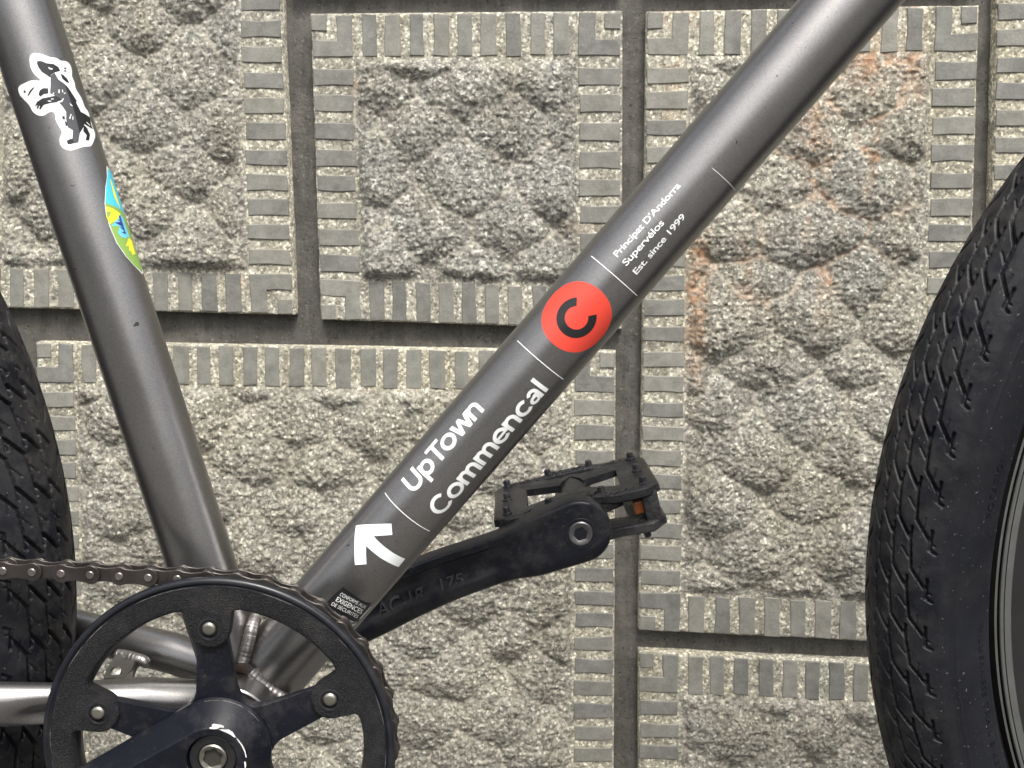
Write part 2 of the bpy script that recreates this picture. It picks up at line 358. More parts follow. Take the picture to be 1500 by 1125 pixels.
# mortar backing
def build_mortar():
    aa = np.concatenate([np.arange(-900, -480, 60), np.arange(-480, 480, 3.0), np.arange(480, 901, 60)])
    bb = np.concatenate([np.arange(GZ, -390, 40), np.arange(-390, 330, 3.0), np.arange(330, 700, 40)])
    A, B = np.meshgrid(aa, bb, indexing='ij')
    H = -12.0 + 2.0 * fbm(A, B, 38, 3, 5) + 0.9 * fbm(A, B, 9, 3, 9)
    V = wall_pt(A, B, H).reshape(-1, 3)
    mk('mortar', V, grid_faces(len(aa), len(bb)), M['mortar'], wall)
build_mortar()
JX, JY = 76.0, 38.0
def block(px_corners, seed, lumps=True, band=36.0, rust=None, dens=1.0):
    TL, TR, BR, BL = [np.array(wall_ab(*c)) for c in px_corners]
    wid = (np.linalg.norm(TR - TL) + np.linalg.norm(BR - BL)) / 2; hgt = (np.linalg.norm(TL - BL) + np.linalg.norm(TR - BR)) / 2
    def bil(s, t):      # s,t in mm from the left / from the bottom
        s = np.asarray(s, dtype=float)[..., None] / wid; t = np.asarray(t, dtype=float)[..., None] / hgt
        return (BL * (1 - s) + BR * s) * (1 - t) + (TL * (1 - s) + TR * s) * t
    def axis(n_mm, lo_vis, hi_vis):
        out = []; x = 0.0
        while x < n_mm:
            out.append(x); x += dens if lo_vis - 8 <= x <= hi_vis + 8 else 8.0
        out.append(n_mm); return np.array(out)
    # visible window of the wall, in wall coordinates
    va0, va1 = wall_ab(-25, 560)[0], wall_ab(1525, 560)[0]; vb0, vb1 = wall_ab(750, 1150)[1], wall_ab(750, -25)[1]
    left = min(TL[0], BL[0]); bot = min(BL[1], BR[1])
    sx = axis(wid, va0 - left, va1 - left); ty = axis(hgt, vb0 - bot, vb1 - bot)
    Sg, Tg = np.meshgrid(sx, ty, indexing='ij')
    ed = np.minimum(np.minimum(Sg, wid - Sg), np.minimum(Tg, hgt - Tg))
    wob = 1.6 * fbm(Sg, Tg, 26, 2, seed + 3) + 0.8 * fbm(Sg, Tg, 6, 2, seed + 4)
    inner = ed - band + wob
    rng = np.random.RandomState(seed)
    # lumps: staggered cells
    X = Sg + 10 * fbm(Sg, Tg, 60, 2, seed + 11) + 2.2 * fbm(Sg, Tg, 12, 2, seed + 12)
    Y = Tg + 8 * fbm(Sg, Tg, 55, 2, seed + 13) + 2.2 * fbm(Sg, Tg, 10, 2, seed + 14)
    D1 = np.full(X.shape, -1e9); D2 = D1.copy()
    nj = int(hgt / JY) + 3; ni = int(wid / JX) + 3
    for j in range(-1, nj):
        for i in range(-1, ni):
            cx = i * JX + (j % 2) * JX / 2 + rng.uniform(-9, 9) + seed % 5 * 9; cy = j * JY + rng.uniform(-6, 6) + 4
            top = rng.uniform(-2.6, 3.4); rx = JX * rng.uniform(0.60, 0.78); ru = JY * rng.uniform(1.25, 1.6); rd = JY * rng.uniform(0.72, 0.95); sk = rng.uniform(-.25, .25)
            dx = (X - cx) + sk * (Y - cy); dy = Y - cy
            e = np.abs(dx / rx) ** 2.1 + np.where(dy > 0, np.abs(dy / ru) ** 1.8, np.abs(dy / rd) ** 2.3)
            hdome = top + 15.0 * (1 - e)
            c1 = hdome > D1; D2 = np.where(c1, D1, np.maximum(D2, hdome)); D1 = np.where(c1, hdome, D1)
    g = np.clip((D1 - D2) / 13.0, 0, 1)
    lum = 0.84 * np.maximum(D1, -2) + 1.8 * fbm(Sg, Tg, 34, 2, seed + 15) - 6.8
    k = np.clip(inner / 11.0, 0, 1); k = k * k * (3 - 2 * k)
    r1 = fbm(Sg, Tg, 13, 4, seed + 21, ridge=True); r2 = fbm(Sg, Tg, 5.2, 3, seed + 22, ridge=True); r3 = fbm(Sg, Tg, 2.3, 2, seed + 23)
    # broken facets: terraces make chipped ledges
    rough = 1.0 * r1 + 1.15 * r2 + 1.15 * r3
    terr = fbm(Sg * 0.8, Tg * 1.5, 9, 3, seed + 31); rough += 0.8 * np.round(terr * 4) / 4
    Hc = (lum if lumps else 0) * k + rough * np.clip(inner / 5, 0, 1) * (0.55 + 0.45 * k)
    band_h = -0.5 + 0.38 * fbm(Sg, Tg, 3.0, 3, seed + 41) + 0.3 * fbm(Sg, Tg, 9, 2, seed + 42)
    H = np.where(inner > 0, Hc + band_h, band_h)
    # rounded and chipped arris, then the skirt down into the joint
    edn = ed + 2.2 * fbm(Sg, Tg, 11, 4, seed + 51)
    H = H - 2.2 * np.clip(1 - edn / 3.0, 0, 1) ** 2
    H = np.where(ed < 0.01, -18.0, H)
    AB = bil(Sg, Tg)
    # pull the second row outwards so that the side is steep
    V = wall_pt(AB[..., 0], AB[..., 1], H).reshape(-1, 3)
    groove = (np.clip(1 - g / 0.13, 0, 1) * k * 0.9).ravel()
    rustv = np.zeros_like(H)
    if rust is not None: rustv = rust(AB[..., 0], AB[..., 1], g, k, ed, H)
    o = mk('stone_block', V, grid_faces(len(sx), len(ty)), M['stone'], wall, attrs={'groove': groove, 'rust': rustv.ravel(), 'dressed': np.clip(1 - inner / 3, 0, 1).ravel()})
    # raised sawn bars round the edge
    def bar(pts, prio=0):
        pts = [np.array(p, dtype=float) for p in pts]; out = []
        n = len(pts)
        for i in range(n):
            a, b_ = pts[i], pts[(i + 1) % n]; L = np.linalg.norm(b_ - a); m = 1 if L < 16 else 2
            for q in range(m):
                out.append(a + (b_ - a) * q / m + rng.uniform(-0.7, 0.7, 2))
        n = len(out); c = sum(out) / n; hh = rng.uniform(0.35, 0.75); L2 = []
        for q in out:
            ab = bil(q[0], q[1]); L2.append(ab)
        def inset(d):
            res = []
            for i in range(n):
                e1 = out[i] - out[i - 1]; e2 = out[(i + 1) % n] - out[i]
                e1 = e1 / np.linalg.norm(e1); e2 = e2 / np.linalg.norm(e2); t = e1 + e2
                t = t / max(np.linalg.norm(t), 1e-6); nn = np.array([-t[1], t[0]])
                res.append(bil(*(out[i] + nn * d)))
            return res
        I = inset(0.75)
        tl = rng.uniform(-0.3, 0.3, 2)
        V = [wall_pt(p[0], p[1], -2.2) for p in L2] + [wall_pt(p[0], p[1], hh - 0.55) for p in L2] + \
            [wall_pt(p[0], p[1], hh + tl[0] * (out[i][0] - c[0]) / 20 + tl[1] * (out[i][1] - c[1]) / 20) for i, p in enumerate(I)]
        Fc = []
        for i in range(n):
            j = (i + 1) % n; Fc.append((i, j, n + j, n + i)); Fc.append((n + i, n + j, 2 * n + j, 2 * n + i))
        Fc.append([2 * n + i for i in range(n)])
        mk('stone_bar', V, Fc, M['bar'], o, smooth=False)
    m0 = 1.8
    def vis(s, t):
        ab = bil(s, t); return va0 - 60 < ab[0] < va1 + 60 and vb0 - 60 < ab[1] < vb1 + 60
    def rect(x0, y0, x1, y1):
        if vis((x0 + x1) / 2, (y0 + y1) / 2): bar([(x0, y0), (x1, y0), (x1, y1), (x0, y1)])
    q, gp, lw = 14.5, 7.5, band - 22.0
    for fx in (0, 1):
        for fy in (0, 1):
            def mp(pts):
                r = [((wid - x) if fx else x, (hgt - y) if fy else y) for x, y in pts]
                return r if (fx + fy) % 2 == 0 else r[::-1]
            if vis(*mp([(10, 10)])[0]):
                bar(mp([(m0, m0), (q, m0), (q, q), (m0, q)]))
                i0 = q + gp; i1 = band - 0.5
                bar(mp([(i0, m0), (i1, m0), (i1, i1), (m0, i1), (m0, i0), (i0, i0)]))
    def run(L):
        span = L - 2 * band - 7.5; n = max(1, int(round(span / 20.8))); pitch = span / n; out = []
        for i in range(n):
            w_ = pitch * rng.uniform(0.58, 0.66); x = band + 7.5 + i * pitch + rng.uniform(-0.8, 0.8); out.append((x, x + w_))
        return out
    for x0, x1 in run(wid):
        rect(x0, m0, x1, band - rng.uniform(0, 1.5)); 
    for x0, x1 in run(wid): rect(x0, hgt - band + rng.uniform(0, 1.5), x1, hgt - m0)
    for y0, y1 in run(hgt):
        rect(m0, y0, band - rng.uniform(0, 1.5), y1)
    for y0, y1 in run(hgt): rect(wid - band + rng.uniform(0, 1.5), y0, wid - m0, y1)
    return o
def rust_fn(A, B, g, k, ed, H):
    out = np.zeros_like(A)
    def blob(px, py, rx, ry, s):
        a, b = wall_ab(px, py); return s * np.exp(-(((A - a) / (rx * .585)) ** 2 + ((B - b) / (ry * .585)) ** 2))
    gr = np.clip(1 - g / 0.30, 0, 1)
    crack = blob(1250, 150, 75, 110, 1.5) + blob(1180, 250, 45, 80, 1.6) + blob(1280, 260, 40, 90, 1.3) + blob(1240, 400, 45, 90, 1.2) + blob(1060, 400, 60, 70, 1.1) + blob(1170, 420, 30, 60, 0.8)
    drip = np.clip(0.5 + 1.1 * fbm(A, B * 0.28, 16, 4, 301), 0, 1); out = crack * (0.75 * gr * drip + 0.45 * np.clip(drip - 0.62, 0, 1) * 2)
    out += 0.9 * blob(1020, 440, 14, 120, 1.0) + 0.5 * blob(1265, 90, 40, 45, 1) + 0.5 * blob(1190, 200, 22, 60, 1)
    out += 0.7 * blob(985, 140, 12, 60, 1) * 0.8 + 0.6 * blob(1340, 50, 12, 60, 1) + 0.5 * blob(1000, 25, 40, 10, 1) + 0.5 * blob(1333, 95, 18, 12, 1)
    return np.clip(out, 0, 1)
def light_rust(A, B, g, k, ed, H):
    def blob(px, py, rx, ry, s):
        a, b = wall_ab(px, py); return s * np.exp(-(((A - a) / (rx * .585)) ** 2 + ((B - b) / (ry * .585)) ** 2))
    return np.clip(blob(605, 800, 30, 20, .6) + blob(520, 125, 6, 8, 1) + blob(350, 415, 8, 10, .9) + blob(850, 335, 30, 10, .3), 0, 1)
block([(-60, -330), (400, -330), (432, 463), (-60, 451)], 11, rust=light_rust)                       # left of the first joint
block([(453, 19), (912, 15), (911, 484), (468, 470)], 12, rust=light_rust)                           # small square block
block([(946, 15), (1436, 6), (1408, 948), (934, 925)], 13, rust=rust_fn)                            # tall block
block([(1467, -330), (2010, -330), (1960, 960), (1437, 950)], 14)
block([(50, 500), (903, 514), (898, 1460), (85, 1440)], 15, rust=light_rust)                         # big lower block
block([(934, 954), (1420, 978), (1412, 1440), (934, 1430)], 16)
block([(-540, 492), (20, 499), (55, 1440), (-500, 1420)], 17, dens=2.5)
block([(1446, 980), (1990, 992), (1960, 1450), (1440, 1440)], 18, dens=2.5)
block([(420, -420), (912, -420), (912, -22), (424, -18)], 19, dens=2.5)
block([(946, -420), (1446, -420), (1436, -26), (946, -20)], 20, dens=2.5)

# pavement under the wheels (below the picture; it bounces light up as the real one does)
pm, pn, pb = new_mat('dark_asphalt_paving'); pp = coords(pn)
pn.links.new(ramp(pn, noise(pn, pp, 30, 6), [(0.3, (0.075, 0.073, 0.07)), (0.7, (0.11, 0.107, 0.10))]).outputs[0], pb.inputs['Base Color']); pb.inputs['Roughness'].default_value = 0.85
bump(pn, pb, noise(pn, pp, 200, 6), 0.4, 0.001)
mk('pavement', [(-6000, -9000, GZ), (6000, -9000, GZ), (6000, 900, GZ), (-6000, 900, GZ)], [(0, 1, 2, 3)], pm, None, smooth=False, kind='structure', org=(0, 0, GZ))

# unseen dark wall added behind the camera, so the tubes mirror a dark band
v_, f_ = merge([rbox(-2500, -6200, GZ + 750, 9000, 300, 1500, 8), rbox(-2500, -6200, GZ + 1550, 9100, 400, 100, 8)])
mk('added_reflection_wall', v_, f_, simple('added_wall_dark', (0.07, 0.066, 0.06), 0.9, 0, 0.2, 60, 0.3, 0.003), None, smooth=False, kind='structure')
# ------------------------------------------------------------------ the bicycle
BBX, BBZ = -130.5, -226.0
bike = thing('bicycle', 'bronze grey city bicycle with black crankset and fat black tyres, leaning before the stone wall', 'bicycle', (0, 0, GZ))
class Cyl:
    """a round frame tube, used to lay prints on its skin: s along the axis, c along the arc"""
    def __init__(s, p0, d, r, b_hint):
        s.p0 = Vector(p0); s.d = Vector(d).normalized(); s.r = r
        s.n0 = (Vector((0, -1, 0)) - s.d * Vector((0, -1, 0)).dot(s.d)).normalized()
        s.b = s.d.cross(s.n0).normalized()
        if s.b.dot(Vector(b_hint)) < 0: s.b = -s.b
    def pt(s, a, c, off=0.0):
        al = c / s.r; R = s.r + off
        return s.p0 + s.d * a + s.n0 * (R * math.cos(al)) + s.b * (R * math.sin(al))
    def hit(s, px, py):
        r = ray(px, py).normalized(); o = CAM - s.p0
        rp = r - s.d * r.dot(s.d); op = o - s.d * o.dot(s.d)
        A = rp.dot(rp); B = 2 * rp.dot(op); Cc = op.dot(op) - s.r ** 2; D = B * B - 4 * A * Cc
        t = (-B - math.sqrt(D)) / (2 * A) if D > 0 else -B / (2 * A)
        q = o + r * t; a = q.dot(s.d); v = q - s.d * a
        return a, math.atan2(v.dot(s.b), v.dot(s.n0)) * s.r
d0, d1 = P(510, 850, 0), P(1247, 0, 0)
DT = Cyl(d0, d1 - d0, 18.25, (-1, 0, 1))
s0, s1 = P(293, 820, 0), P(155.5, 400, 0)
STB = Cyl(s0, s1 - s0, 15.85, (1, 0, 0))
bbc = Vector((BBX, 0, BBZ))
Ldt = (d1 - d0).length
down_tube = tube('down_tube', [DT.p0 + DT.d * t for t in np.linspace(-78, Ldt + 150, 24)], 18.25, M['paint'], bike, n=96)
seat_tube = tube('seat_tube', [STB.p0 + STB.d * t for t in np.linspace(-70, 360, 20)], 15.85, M['paint'], bike, n=96)
shell = lathe('bottom_bracket_shell', [(0, -36), (17.5, -36), (20.3, -36), (21, -35.2), (21, 35.2), (20.3, 36), (0, 36)], bbc, M['paint'], bike, n=96)
lathe('bearing_cup', [(0, -39), (14, -39), (17, -38.4), (17.4, -36.1), (17.4, 36.1), (17, 38.4), (14, 39), (0, 39)], bbc, M['crank'], bike, n=64)

# --- prints
def flat_mesh(loops):
    """triangulated 2-D mesh (bmesh) of one outline"""
    bm = bmesh.new()
    for lp in loops:
        vs = [bm.verts.new((x, y, 0)) for x, y in lp]; bm.faces.new(vs)
    bm.normal_update()
    bmesh.ops.triangulate(bm, faces=bm.faces[:], ngon_method='EAR_CLIP')
    return bm
def slice_bm(bm, step=1.2, axis=1):
    cs = [v.co[axis] for v in bm.verts]; lo, hi = min(cs), max(cs); x = math.floor(lo / step) * step + step * .5
    nrm = Vector((0, 1, 0)) if axis == 1 else Vector((1, 0, 0))
    while x < hi:
        bmesh.ops.bisect_plane(bm, geom=bm.verts[:] + bm.edges[:] + bm.faces[:], plane_co=nrm * x, plane_no=nrm, dist=1e-6); x += step
def on_tube(name, bm, T, off, mat, parent, label=None, clamp=None):
    slice_bm(bm)
    V = [T.pt(v.co.x, v.co.y, off) for v in bm.verts]; Fc = [[v.index for v in f.verts] for f in bm.faces]
    bm.verts.ensure_lookup_table(); bm.verts.index_update()
    V = []; idx = {}
    for i, v in enumerate(bm.verts): idx[v] = i; V.append(T.pt(v.co.x, v.co.y, off))
    Fc = [[idx[v] for v in f.verts] for f in bm.faces]; bm.free()
    o = mk(name, V, Fc, mat, parent, smooth=False, label=label)
    me = o.data; c = T.p0; flip = 0; tot = 0
    bmm = bmesh.new(); bmm.from_mesh(me)
    for f in bmm.faces:
        q = f.calc_center_median() / MM + WL[o.name] - T.p0; q = q - T.d * q.dot(T.d)
        if f.normal.dot(q) < 0: f.normal_flip()
    bmm.to_mesh(me); bmm.free(); return o
def text_bm(txt, bold=0.0, spacing=1.0, res=6):
    cu = bpy.data.curves.new('t', 'FONT'); cu.body = txt; cu.offset = bold; cu.space_character = spacing; cu.resolution_u = res; cu.size = 1
    ob = bpy.data.objects.new('t', cu); COL.objects.link(ob)
    dg = bpy.context.evaluated_depsgraph_get(); me = ob.evaluated_get(dg).to_mesh()
    bm = bmesh.new(); bm.from_mesh(me); ob.evaluated_get(dg).to_mesh_clear()
    bpy.data.objects.remove(ob); bpy.data.curves.remove(cu)
    bmesh.ops.remove_doubles(bm, verts=bm.verts, dist=1e-5)
    return bm
CAP = 0.729      # cap height of the built-in face at size 1
def text_tube(name, txt, T, p_start, p_end, cap, mat, parent, off=0.09, bold=0.02, spacing=1.0, label=None):
    bm = text_bm(txt, bold, spacing)
    x0 = min(v.co.x for v in bm.verts); x1 = max(v.co.x for v in bm.verts)
    A = T.hit(*p_start); B = T.hit(*p_end)
    dx, dy = B[0] - A[0], B[1] - A[1]; L = math.hypot(dx, dy); ex = (dx / L, dy / L); ey = (-ex[1], ex[0])
    kx = L / (x1 - x0); ky = cap / CAP
    for v in bm.verts:
        x = (v.co.x - x0) * kx; y = v.co.y * ky; v.co = (A[0] + ex[0] * x + ey[0] * y, A[1] + ex[1] * x + ey[1] * y, 0)
    return on_tube(name, bm, T, off, mat, parent, label)
def px_tube(name, outlines, T, off, mat, parent, label=None):
    return on_tube(name, flat_mesh([[T.hit(*p) for p in lp] for lp in outlines]), T, off, mat, parent, label)
def smooth_loop(pts, it=2):
    for _ in range(it):
        q = []
        for i in range(len(pts)):
            a, b = pts[i], pts[(i + 1) % len(pts)]
            q.append((a[0] * .75 + b[0] * .25, a[1] * .75 + b[1] * .25)); q.append((a[0] * .25 + b[0] * .75, a[1] * .25 + b[1] * .75))
        pts = q
    return pts
G_W = 0.172
def E(cx, cy, rx, ry, a0, a1, n=26, w=G_W):
    h = w / 2; t0 = [math.radians(a0 + (a1 - a0) * k / n) for k in range(n + 1)]
    return [(cx + (rx + h) * math.cos(t), cy + (ry + h) * math.sin(t)) for t in t0] + [(cx + (rx - h) * math.cos(t), cy + (ry - h) * math.sin(t)) for t in t0[::-1]]
def B(x0, y0, x1, y1): return [(x0, y0), (x1, y0), (x1, y1), (x0, y1)]
def SL(xa, ya, xb, yb, w=0.19): return [(xa - w / 2, ya), (xa + w / 2, ya), (xb + w / 2, yb), (xb - w / 2, yb)]
hW = G_W / 2; XH = 0.74
GL = {
 'U': (0.93, [B(0.0, .36, G_W, 1), B(.78 - G_W, .36, .78, 1), E(.39, .36, .39 - hW, .37 - hW, 180, 360)]),
 'p': (0.80, [B(0.0, -.27, G_W, XH), E(.36, XH / 2, .355 - hW, XH / 2 - hW + .01, -180, 180)]),
 'T': (0.76, [B(-.02, 1 - G_W, .76, 1), B(.37 - hW, 0, .37 + hW, 1 - G_W + .02)]),
 'o': (0.845, [E(.38, XH / 2, .39 - hW, XH / 2 + .015 - hW, 0, 360, 40)]),
 'w': (1.06, [SL(.28, 0, .09, XH), SL(.28, 0, .51, XH, .17), SL(.76, 0, .51, XH, .17), SL(.76, 0, .95, XH)]),
 'n': (0.77, [B(0.0, 0, G_W, XH), E(.325, .42, .325 - hW, XH - .42 + .01 - hW, 0, 165), B(.65 - G_W, 0, .65, .43)]),
 'C': (0.93, [E(.46, .5, .47 - hW, .515 - hW, 42, 318, 40)]),
 'm': (1.12, [B(0.0, 0, G_W, XH), E(.29, .43, .29 - hW, XH - .43 + .01 - hW, 0, 165), B(.58 - G_W, 0, .58, .44), E(.70, .43, .30 - hW, XH - .43 + .01 - hW, 0, 160), B(1.0 - G_W, 0, 1.0, .44)]),
 'e': (0.80, [E(.37, XH / 2, .38 - hW, XH / 2 + .015 - hW, 0, 322, 36), B(.08, XH / 2 - .065, .72, XH / 2 + .065)]),
 'c': (0.72, [E(.37, XH / 2, .38 - hW, XH / 2 + .015 - hW, 46, 314, 36)]),
 'a': (0.80, [B(.63 - G_W, 0, .63, .47), E(.35, .47, .28 - hW, .28 - hW, 0, 158, w=.16), E(.28, .215, .27 - hW, .225 - hW, 0, 360, 32, w=.15), B(.30, .34, .60, .46)]),
 'l': (0.24, [B(0.0, 0, G_W, 1)]),
}
def glyph_text(name, txt, T, p_start, p_end, cap, mat, parent, label):
    A = T.hit(*p_start); Bq = T.hit(*p_end); dx, dy = Bq[0] - A[0], Bq[1] - A[1]; L = math.hypot(dx, dy); ex = (dx / L, dy / L); ey = (-ex[1], ex[0])
    tot = sum(GL[c][0] - 0.075 for c in txt) + 0.075 - (GL[txt[-1]][0] - 0.65 if txt[-1] != 'l' else 0.24 - G_W); kx = L / tot; x0 = 0; V = []; Fc = []; lay = 0
    for ch in txt:
        adv, strokes = GL[ch]; adv -= 0.075
        for k, sp_ in enumerate(strokes):
            q = []
            for x, y in sp_:
                X = (x0 + x) * kx; Yv = y * cap; q.append((A[0] + ex[0] * X + ey[0] * Yv, A[1] + ex[1] * X + ey[1] * Yv))
            bm = flat_mesh([q]) if not (len(q) > 60 and abs(q[0][0] - q[len(q) // 2 - 1][0]) < 1e-6 and abs(q[0][1] - q[len(q) // 2 - 1][1]) < 1e-6) else None
            if bm is None:      # a full ring: quads
                bm = bmesh.new(); n = len(q) // 2; vs = [bm.verts.new((a, b, 0)) for a, b in q]
                for i in range(n - 1): bm.faces.new((vs[i], vs[i + 1], vs[2 * n - 2 - i], vs[2 * n - 1 - i]))
            slice_bm(bm); bm.verts.index_update(); o = len(V)
            for v in bm.verts: V.append(T.pt(v.co.x, v.co.y, 0.08 + 0.012 * k))
            Fc += [[o + v.index for v in f.verts] for f in bm.faces]; bm.free()
        x0 += adv
    ob = mk(name, V, Fc, mat, parent, smooth=False, label=label)
    bmm = bmesh.new(); bmm.from_mesh(ob.data)
    for f in bmm.faces:
        q = f.calc_center_median() / MM + WL[ob.name] - T.p0; q = q - T.d * q.dot(T.d)
        if f.normal.dot(q) < 0: f.normal_flip()
    bmm.to_mesh(ob.data); bmm.free()
glyph_text('model_lettering', 'UpTown', DT, (606.5, 723.5), (710, 600.5), 9.9, M['white'], down_tube, label='white lettering UpTown on the down tube')
glyph_text('maker_lettering', 'Commencal', DT, (646.5, 756), (803.5, 570), 9.9, M['white'], down_tube, label='white lettering Commencal on the down tube')
text_tube('small_lettering', "Principat D'Andorra", DT, (904.5, 377), (997.5, 272.5), 3.0, M['white'], down_tube, bold=0.012, spacing=0.95)
text_tube('small_lettering', "Supervélos", DT, (917.5, 390), (973.5, 327), 3.0, M['white'], down_tube, bold=0.012, spacing=0.95)
text_tube('small_lettering', "Est. since 1999", DT, (932.5, 402.5), (1004.5, 318), 3.0, M['white'], down_tube, bold=0.012, spacing=0.95)
def ring_line(pa, pb, w=0.38, mat='white'):
    a, b = DT.hit(*pa), DT.hit(*pb); loop = []
    s = (a[0] + b[0]) / 2
    on_tube('mark_line', flat_mesh([[(a[0] - w / 2, a[1]), (b[0] - w / 2, b[1]), (b[0] + w / 2, b[1]), (a[0] + w / 2, a[1])]]), DT, 0.07, M[mat], down_tube)
ring_line((564, 722), (629.5, 778)); ring_line((758, 499), (825, 555.5)); ring_line((866, 375), (933, 433)); ring_line((1043, 246), (1077, 279), 0.22)
cd = DT.hit(844.5, 464.5)
ell = [(cd[0] + 16.0 * math.cos(t), cd[1] + 17.2 * math.sin(t)) for t in np.linspace(0, 2 * math.pi, 97)[:-1]]
disc = on_tube('round_emblem', flat_mesh([ell]), DT, 0.08, M['red'], down_tube, 'red-orange disc emblem with a black C')
def arc_poly(c, ro, ri, a0, a1, n=48):
    o = [(c[0] + ro * math.cos(t), c[1] + ro * math.sin(t)) for t in np.linspace(a0, a1, n)]
    i = [(c[0] + ri * math.cos(t), c[1] + ri * math.sin(t)) for t in np.linspace(a1, a0, n)]; return o + i
cc = DT.hit(844.5, 465.5)
on_tube('emblem_letter', flat_mesh([arc_poly(cc, 9.2, 5.3, math.radians(40), math.radians(320))]), DT, 0.16, M['black'], down_tube)
def c3(pts, ox=300, oy=740, k=2.9225): return [(ox + x / k, oy + y / k) for x, y in pts]
px_tube('arrow_mark', [c3([(648, 87), (799, 79), (803, 127), (722, 132), (740, 152), (760, 170), (800, 200), (830, 217), (858, 229), (829, 264), (790, 247), (750, 224), (715, 196), (690, 173), (692, 252), (643, 256), (641, 170)])], DT, 0.08, M['white'], down_tube, 'white arrow printed on the down tube')
def c1(pts, ox=460, oy=840, k=7.5): return [(ox + x / k, oy + y / k) for x, y in pts]
px_tube('warning_label', [c1([(318, 150), (345, 168), (420, 222), (500, 278), (580, 318), (632, 322), (600, 372), (540, 445), (478, 528), (425, 520), (330, 476), (240, 425), (150, 352), (135, 322), (190, 262), (255, 200)])], DT, 0.08, M['black'], down_tube, 'black safety label with white capitals')
def text_px(name, txt, T, a, b, h, off, mat, parent, bold=0.02, sp=1.0):
    """a,b baseline ends in px; h vector (px) from baseline to cap top"""
    bm = text_bm(txt, bold, sp); x0 = min(v.co.x for v in bm.verts); x1 = max(v.co.x for v in bm.verts)
    for v in bm.verts:
        s = (v.co.x - x0) / (x1 - x0); t = v.co.y / CAP
        q = T.hit(a[0] + (b[0] - a[0]) * s + h[0] * t, a[1] + (b[1] - a[1]) * s + h[1] * t); v.co = (q[0], q[1], 0)
    return on_tube(name, bm, T, off, mat, parent)
def L1(x, y): return (460 + x / 7.5, 840 + y / 7.5)
text_px('label_text', 'CONFORME AUX', DT, L1(278, 240), L1(558, 388), (3.2, -4.6), 0.16, M['white'], down_tube, -0.004, 1.0)
text_px('label_text', 'EXIGENCES', DT, L1(236, 300), L1(515, 445), (3.8, -6.4), 0.16, M['white'], down_tube, 0.004, 1.0)
text_px('label_text', 'DE SÉCURITÉS', DT, L1(186, 345), L1(470, 490), (3.2, -4.6), 0.16, M['white'], down_tube, -0.004, 1.0)
px_tube('label_border', [c1([(150, 366), (235, 425), (330, 482), (430, 528), (432, 534), (328, 490), (232, 434), (148, 374)])], DT, 0.16, M['white'], down_tube)
px_tube('label_border', [c1([(500, 492), (560, 425), (625, 362), (632, 362), (566, 432), (506, 497)])], DT, 0.16, M['white'], down_tube)
px_tube('label_border', [c1([(392, 588), (425, 555), (440, 560), (462, 540), (455, 560), (425, 575), (408, 608)])], DT, 0.10, M['white'], down_tube)
# animal sticker (k: crop scale)
def sb(pts): return [(x / 7.03, 70 + y / 7.03) for x, y in pts]
out = sb([(305, 75), (345, 52), (400, 55), (470, 78), (520, 100), (580, 102), (625, 138), (675, 135), (718, 165), (740, 230), (738, 300), (770, 360), (775, 425), (815, 480), (850, 545), (868, 610), (912, 660), (922, 715), (945, 800), (985, 890), (965, 960), (935, 1020), (870, 1015), (800, 1040), (730, 1062), (660, 1045), (618, 1000), (610, 935), (645, 870), (600, 800), (570, 740), (568, 680), (540, 655), (500, 665), (450, 705), (380, 695), (330, 650), (305, 590), (255, 540), (205, 490), (185, 430), (200, 390), (260, 360), (330, 330), (400, 340), (425, 335), (370, 290), (325, 235), (305, 160)])
sticker = px_tube('animal_sticker', [smooth_loop(out, 2)], STB, 0.10, M['white'], seat_tube, 'white-edged sticker of a dark standing bear')
parts_dark = [sb([(385, 135), (430, 138), (480, 160), (550, 168), (600, 200), (620, 240), (560, 255), (525, 280), (520, 310), (470, 275), (430, 250), (395, 200), (380, 165)]),
    sb([(620, 265), (650, 280), (690, 320), (715, 370), (680, 355), (640, 320)]),
    sb([(665, 375), (700, 410), (740, 470), (790, 550), (780, 560), (830, 660), (925, 720), (935, 790), (955, 840), (920, 820), (870, 790), (850, 830), (820, 880), (800, 800), (770, 680), (730, 560), (690, 450)]),
    sb([(860, 790), (895, 830), (925, 895), (915, 955), (880, 955), (890, 900), (855, 860)]),
    sb([(398, 480), (410, 440), (445, 415), (495, 418), (500, 470), (450, 480), (415, 505)]),
    sb([(365, 590), (385, 555), (440, 520), (520, 505), (590, 490), (640, 535), (600, 560), (520, 570), (450, 590), (420, 635), (375, 625)]),
    sb([(685, 960), (720, 940), (760, 935), (790, 970), (740, 990), (700, 995)]),
    sb([(640, 705), (665, 703), (670, 740), (645, 738)]), sb([(665, 750), (690, 770), (695, 805), (675, 805)]),
    sb([(285, 490), (310, 440), (345, 405), (355, 412), (325, 450), (297, 495)]), sb([(245, 440), (265, 440), (268, 462), (248, 464)]),
    sb([(655, 205), (680, 205), (682, 220), (660, 222)]), sb([(652, 232), (680, 234), (682, 248), (660, 246)])]
px_tube('bear_print', parts_dark, STB, 0.17, M['black'], seat_tube)
px_tube('bear_print', [sb([(525, 285), (560, 258), (600, 330), (665, 375), (690, 450), (730, 560), (770, 680), (800, 800), (820, 880), (805, 975), (760, 985), (745, 930), (750, 850), (700, 820), (680, 740), (680, 660), (640, 600), (610, 570), (640, 530), (560, 490), (515, 470), (520, 400), (520, 330)])], STB, 0.20, M['greyink'], seat_tube)
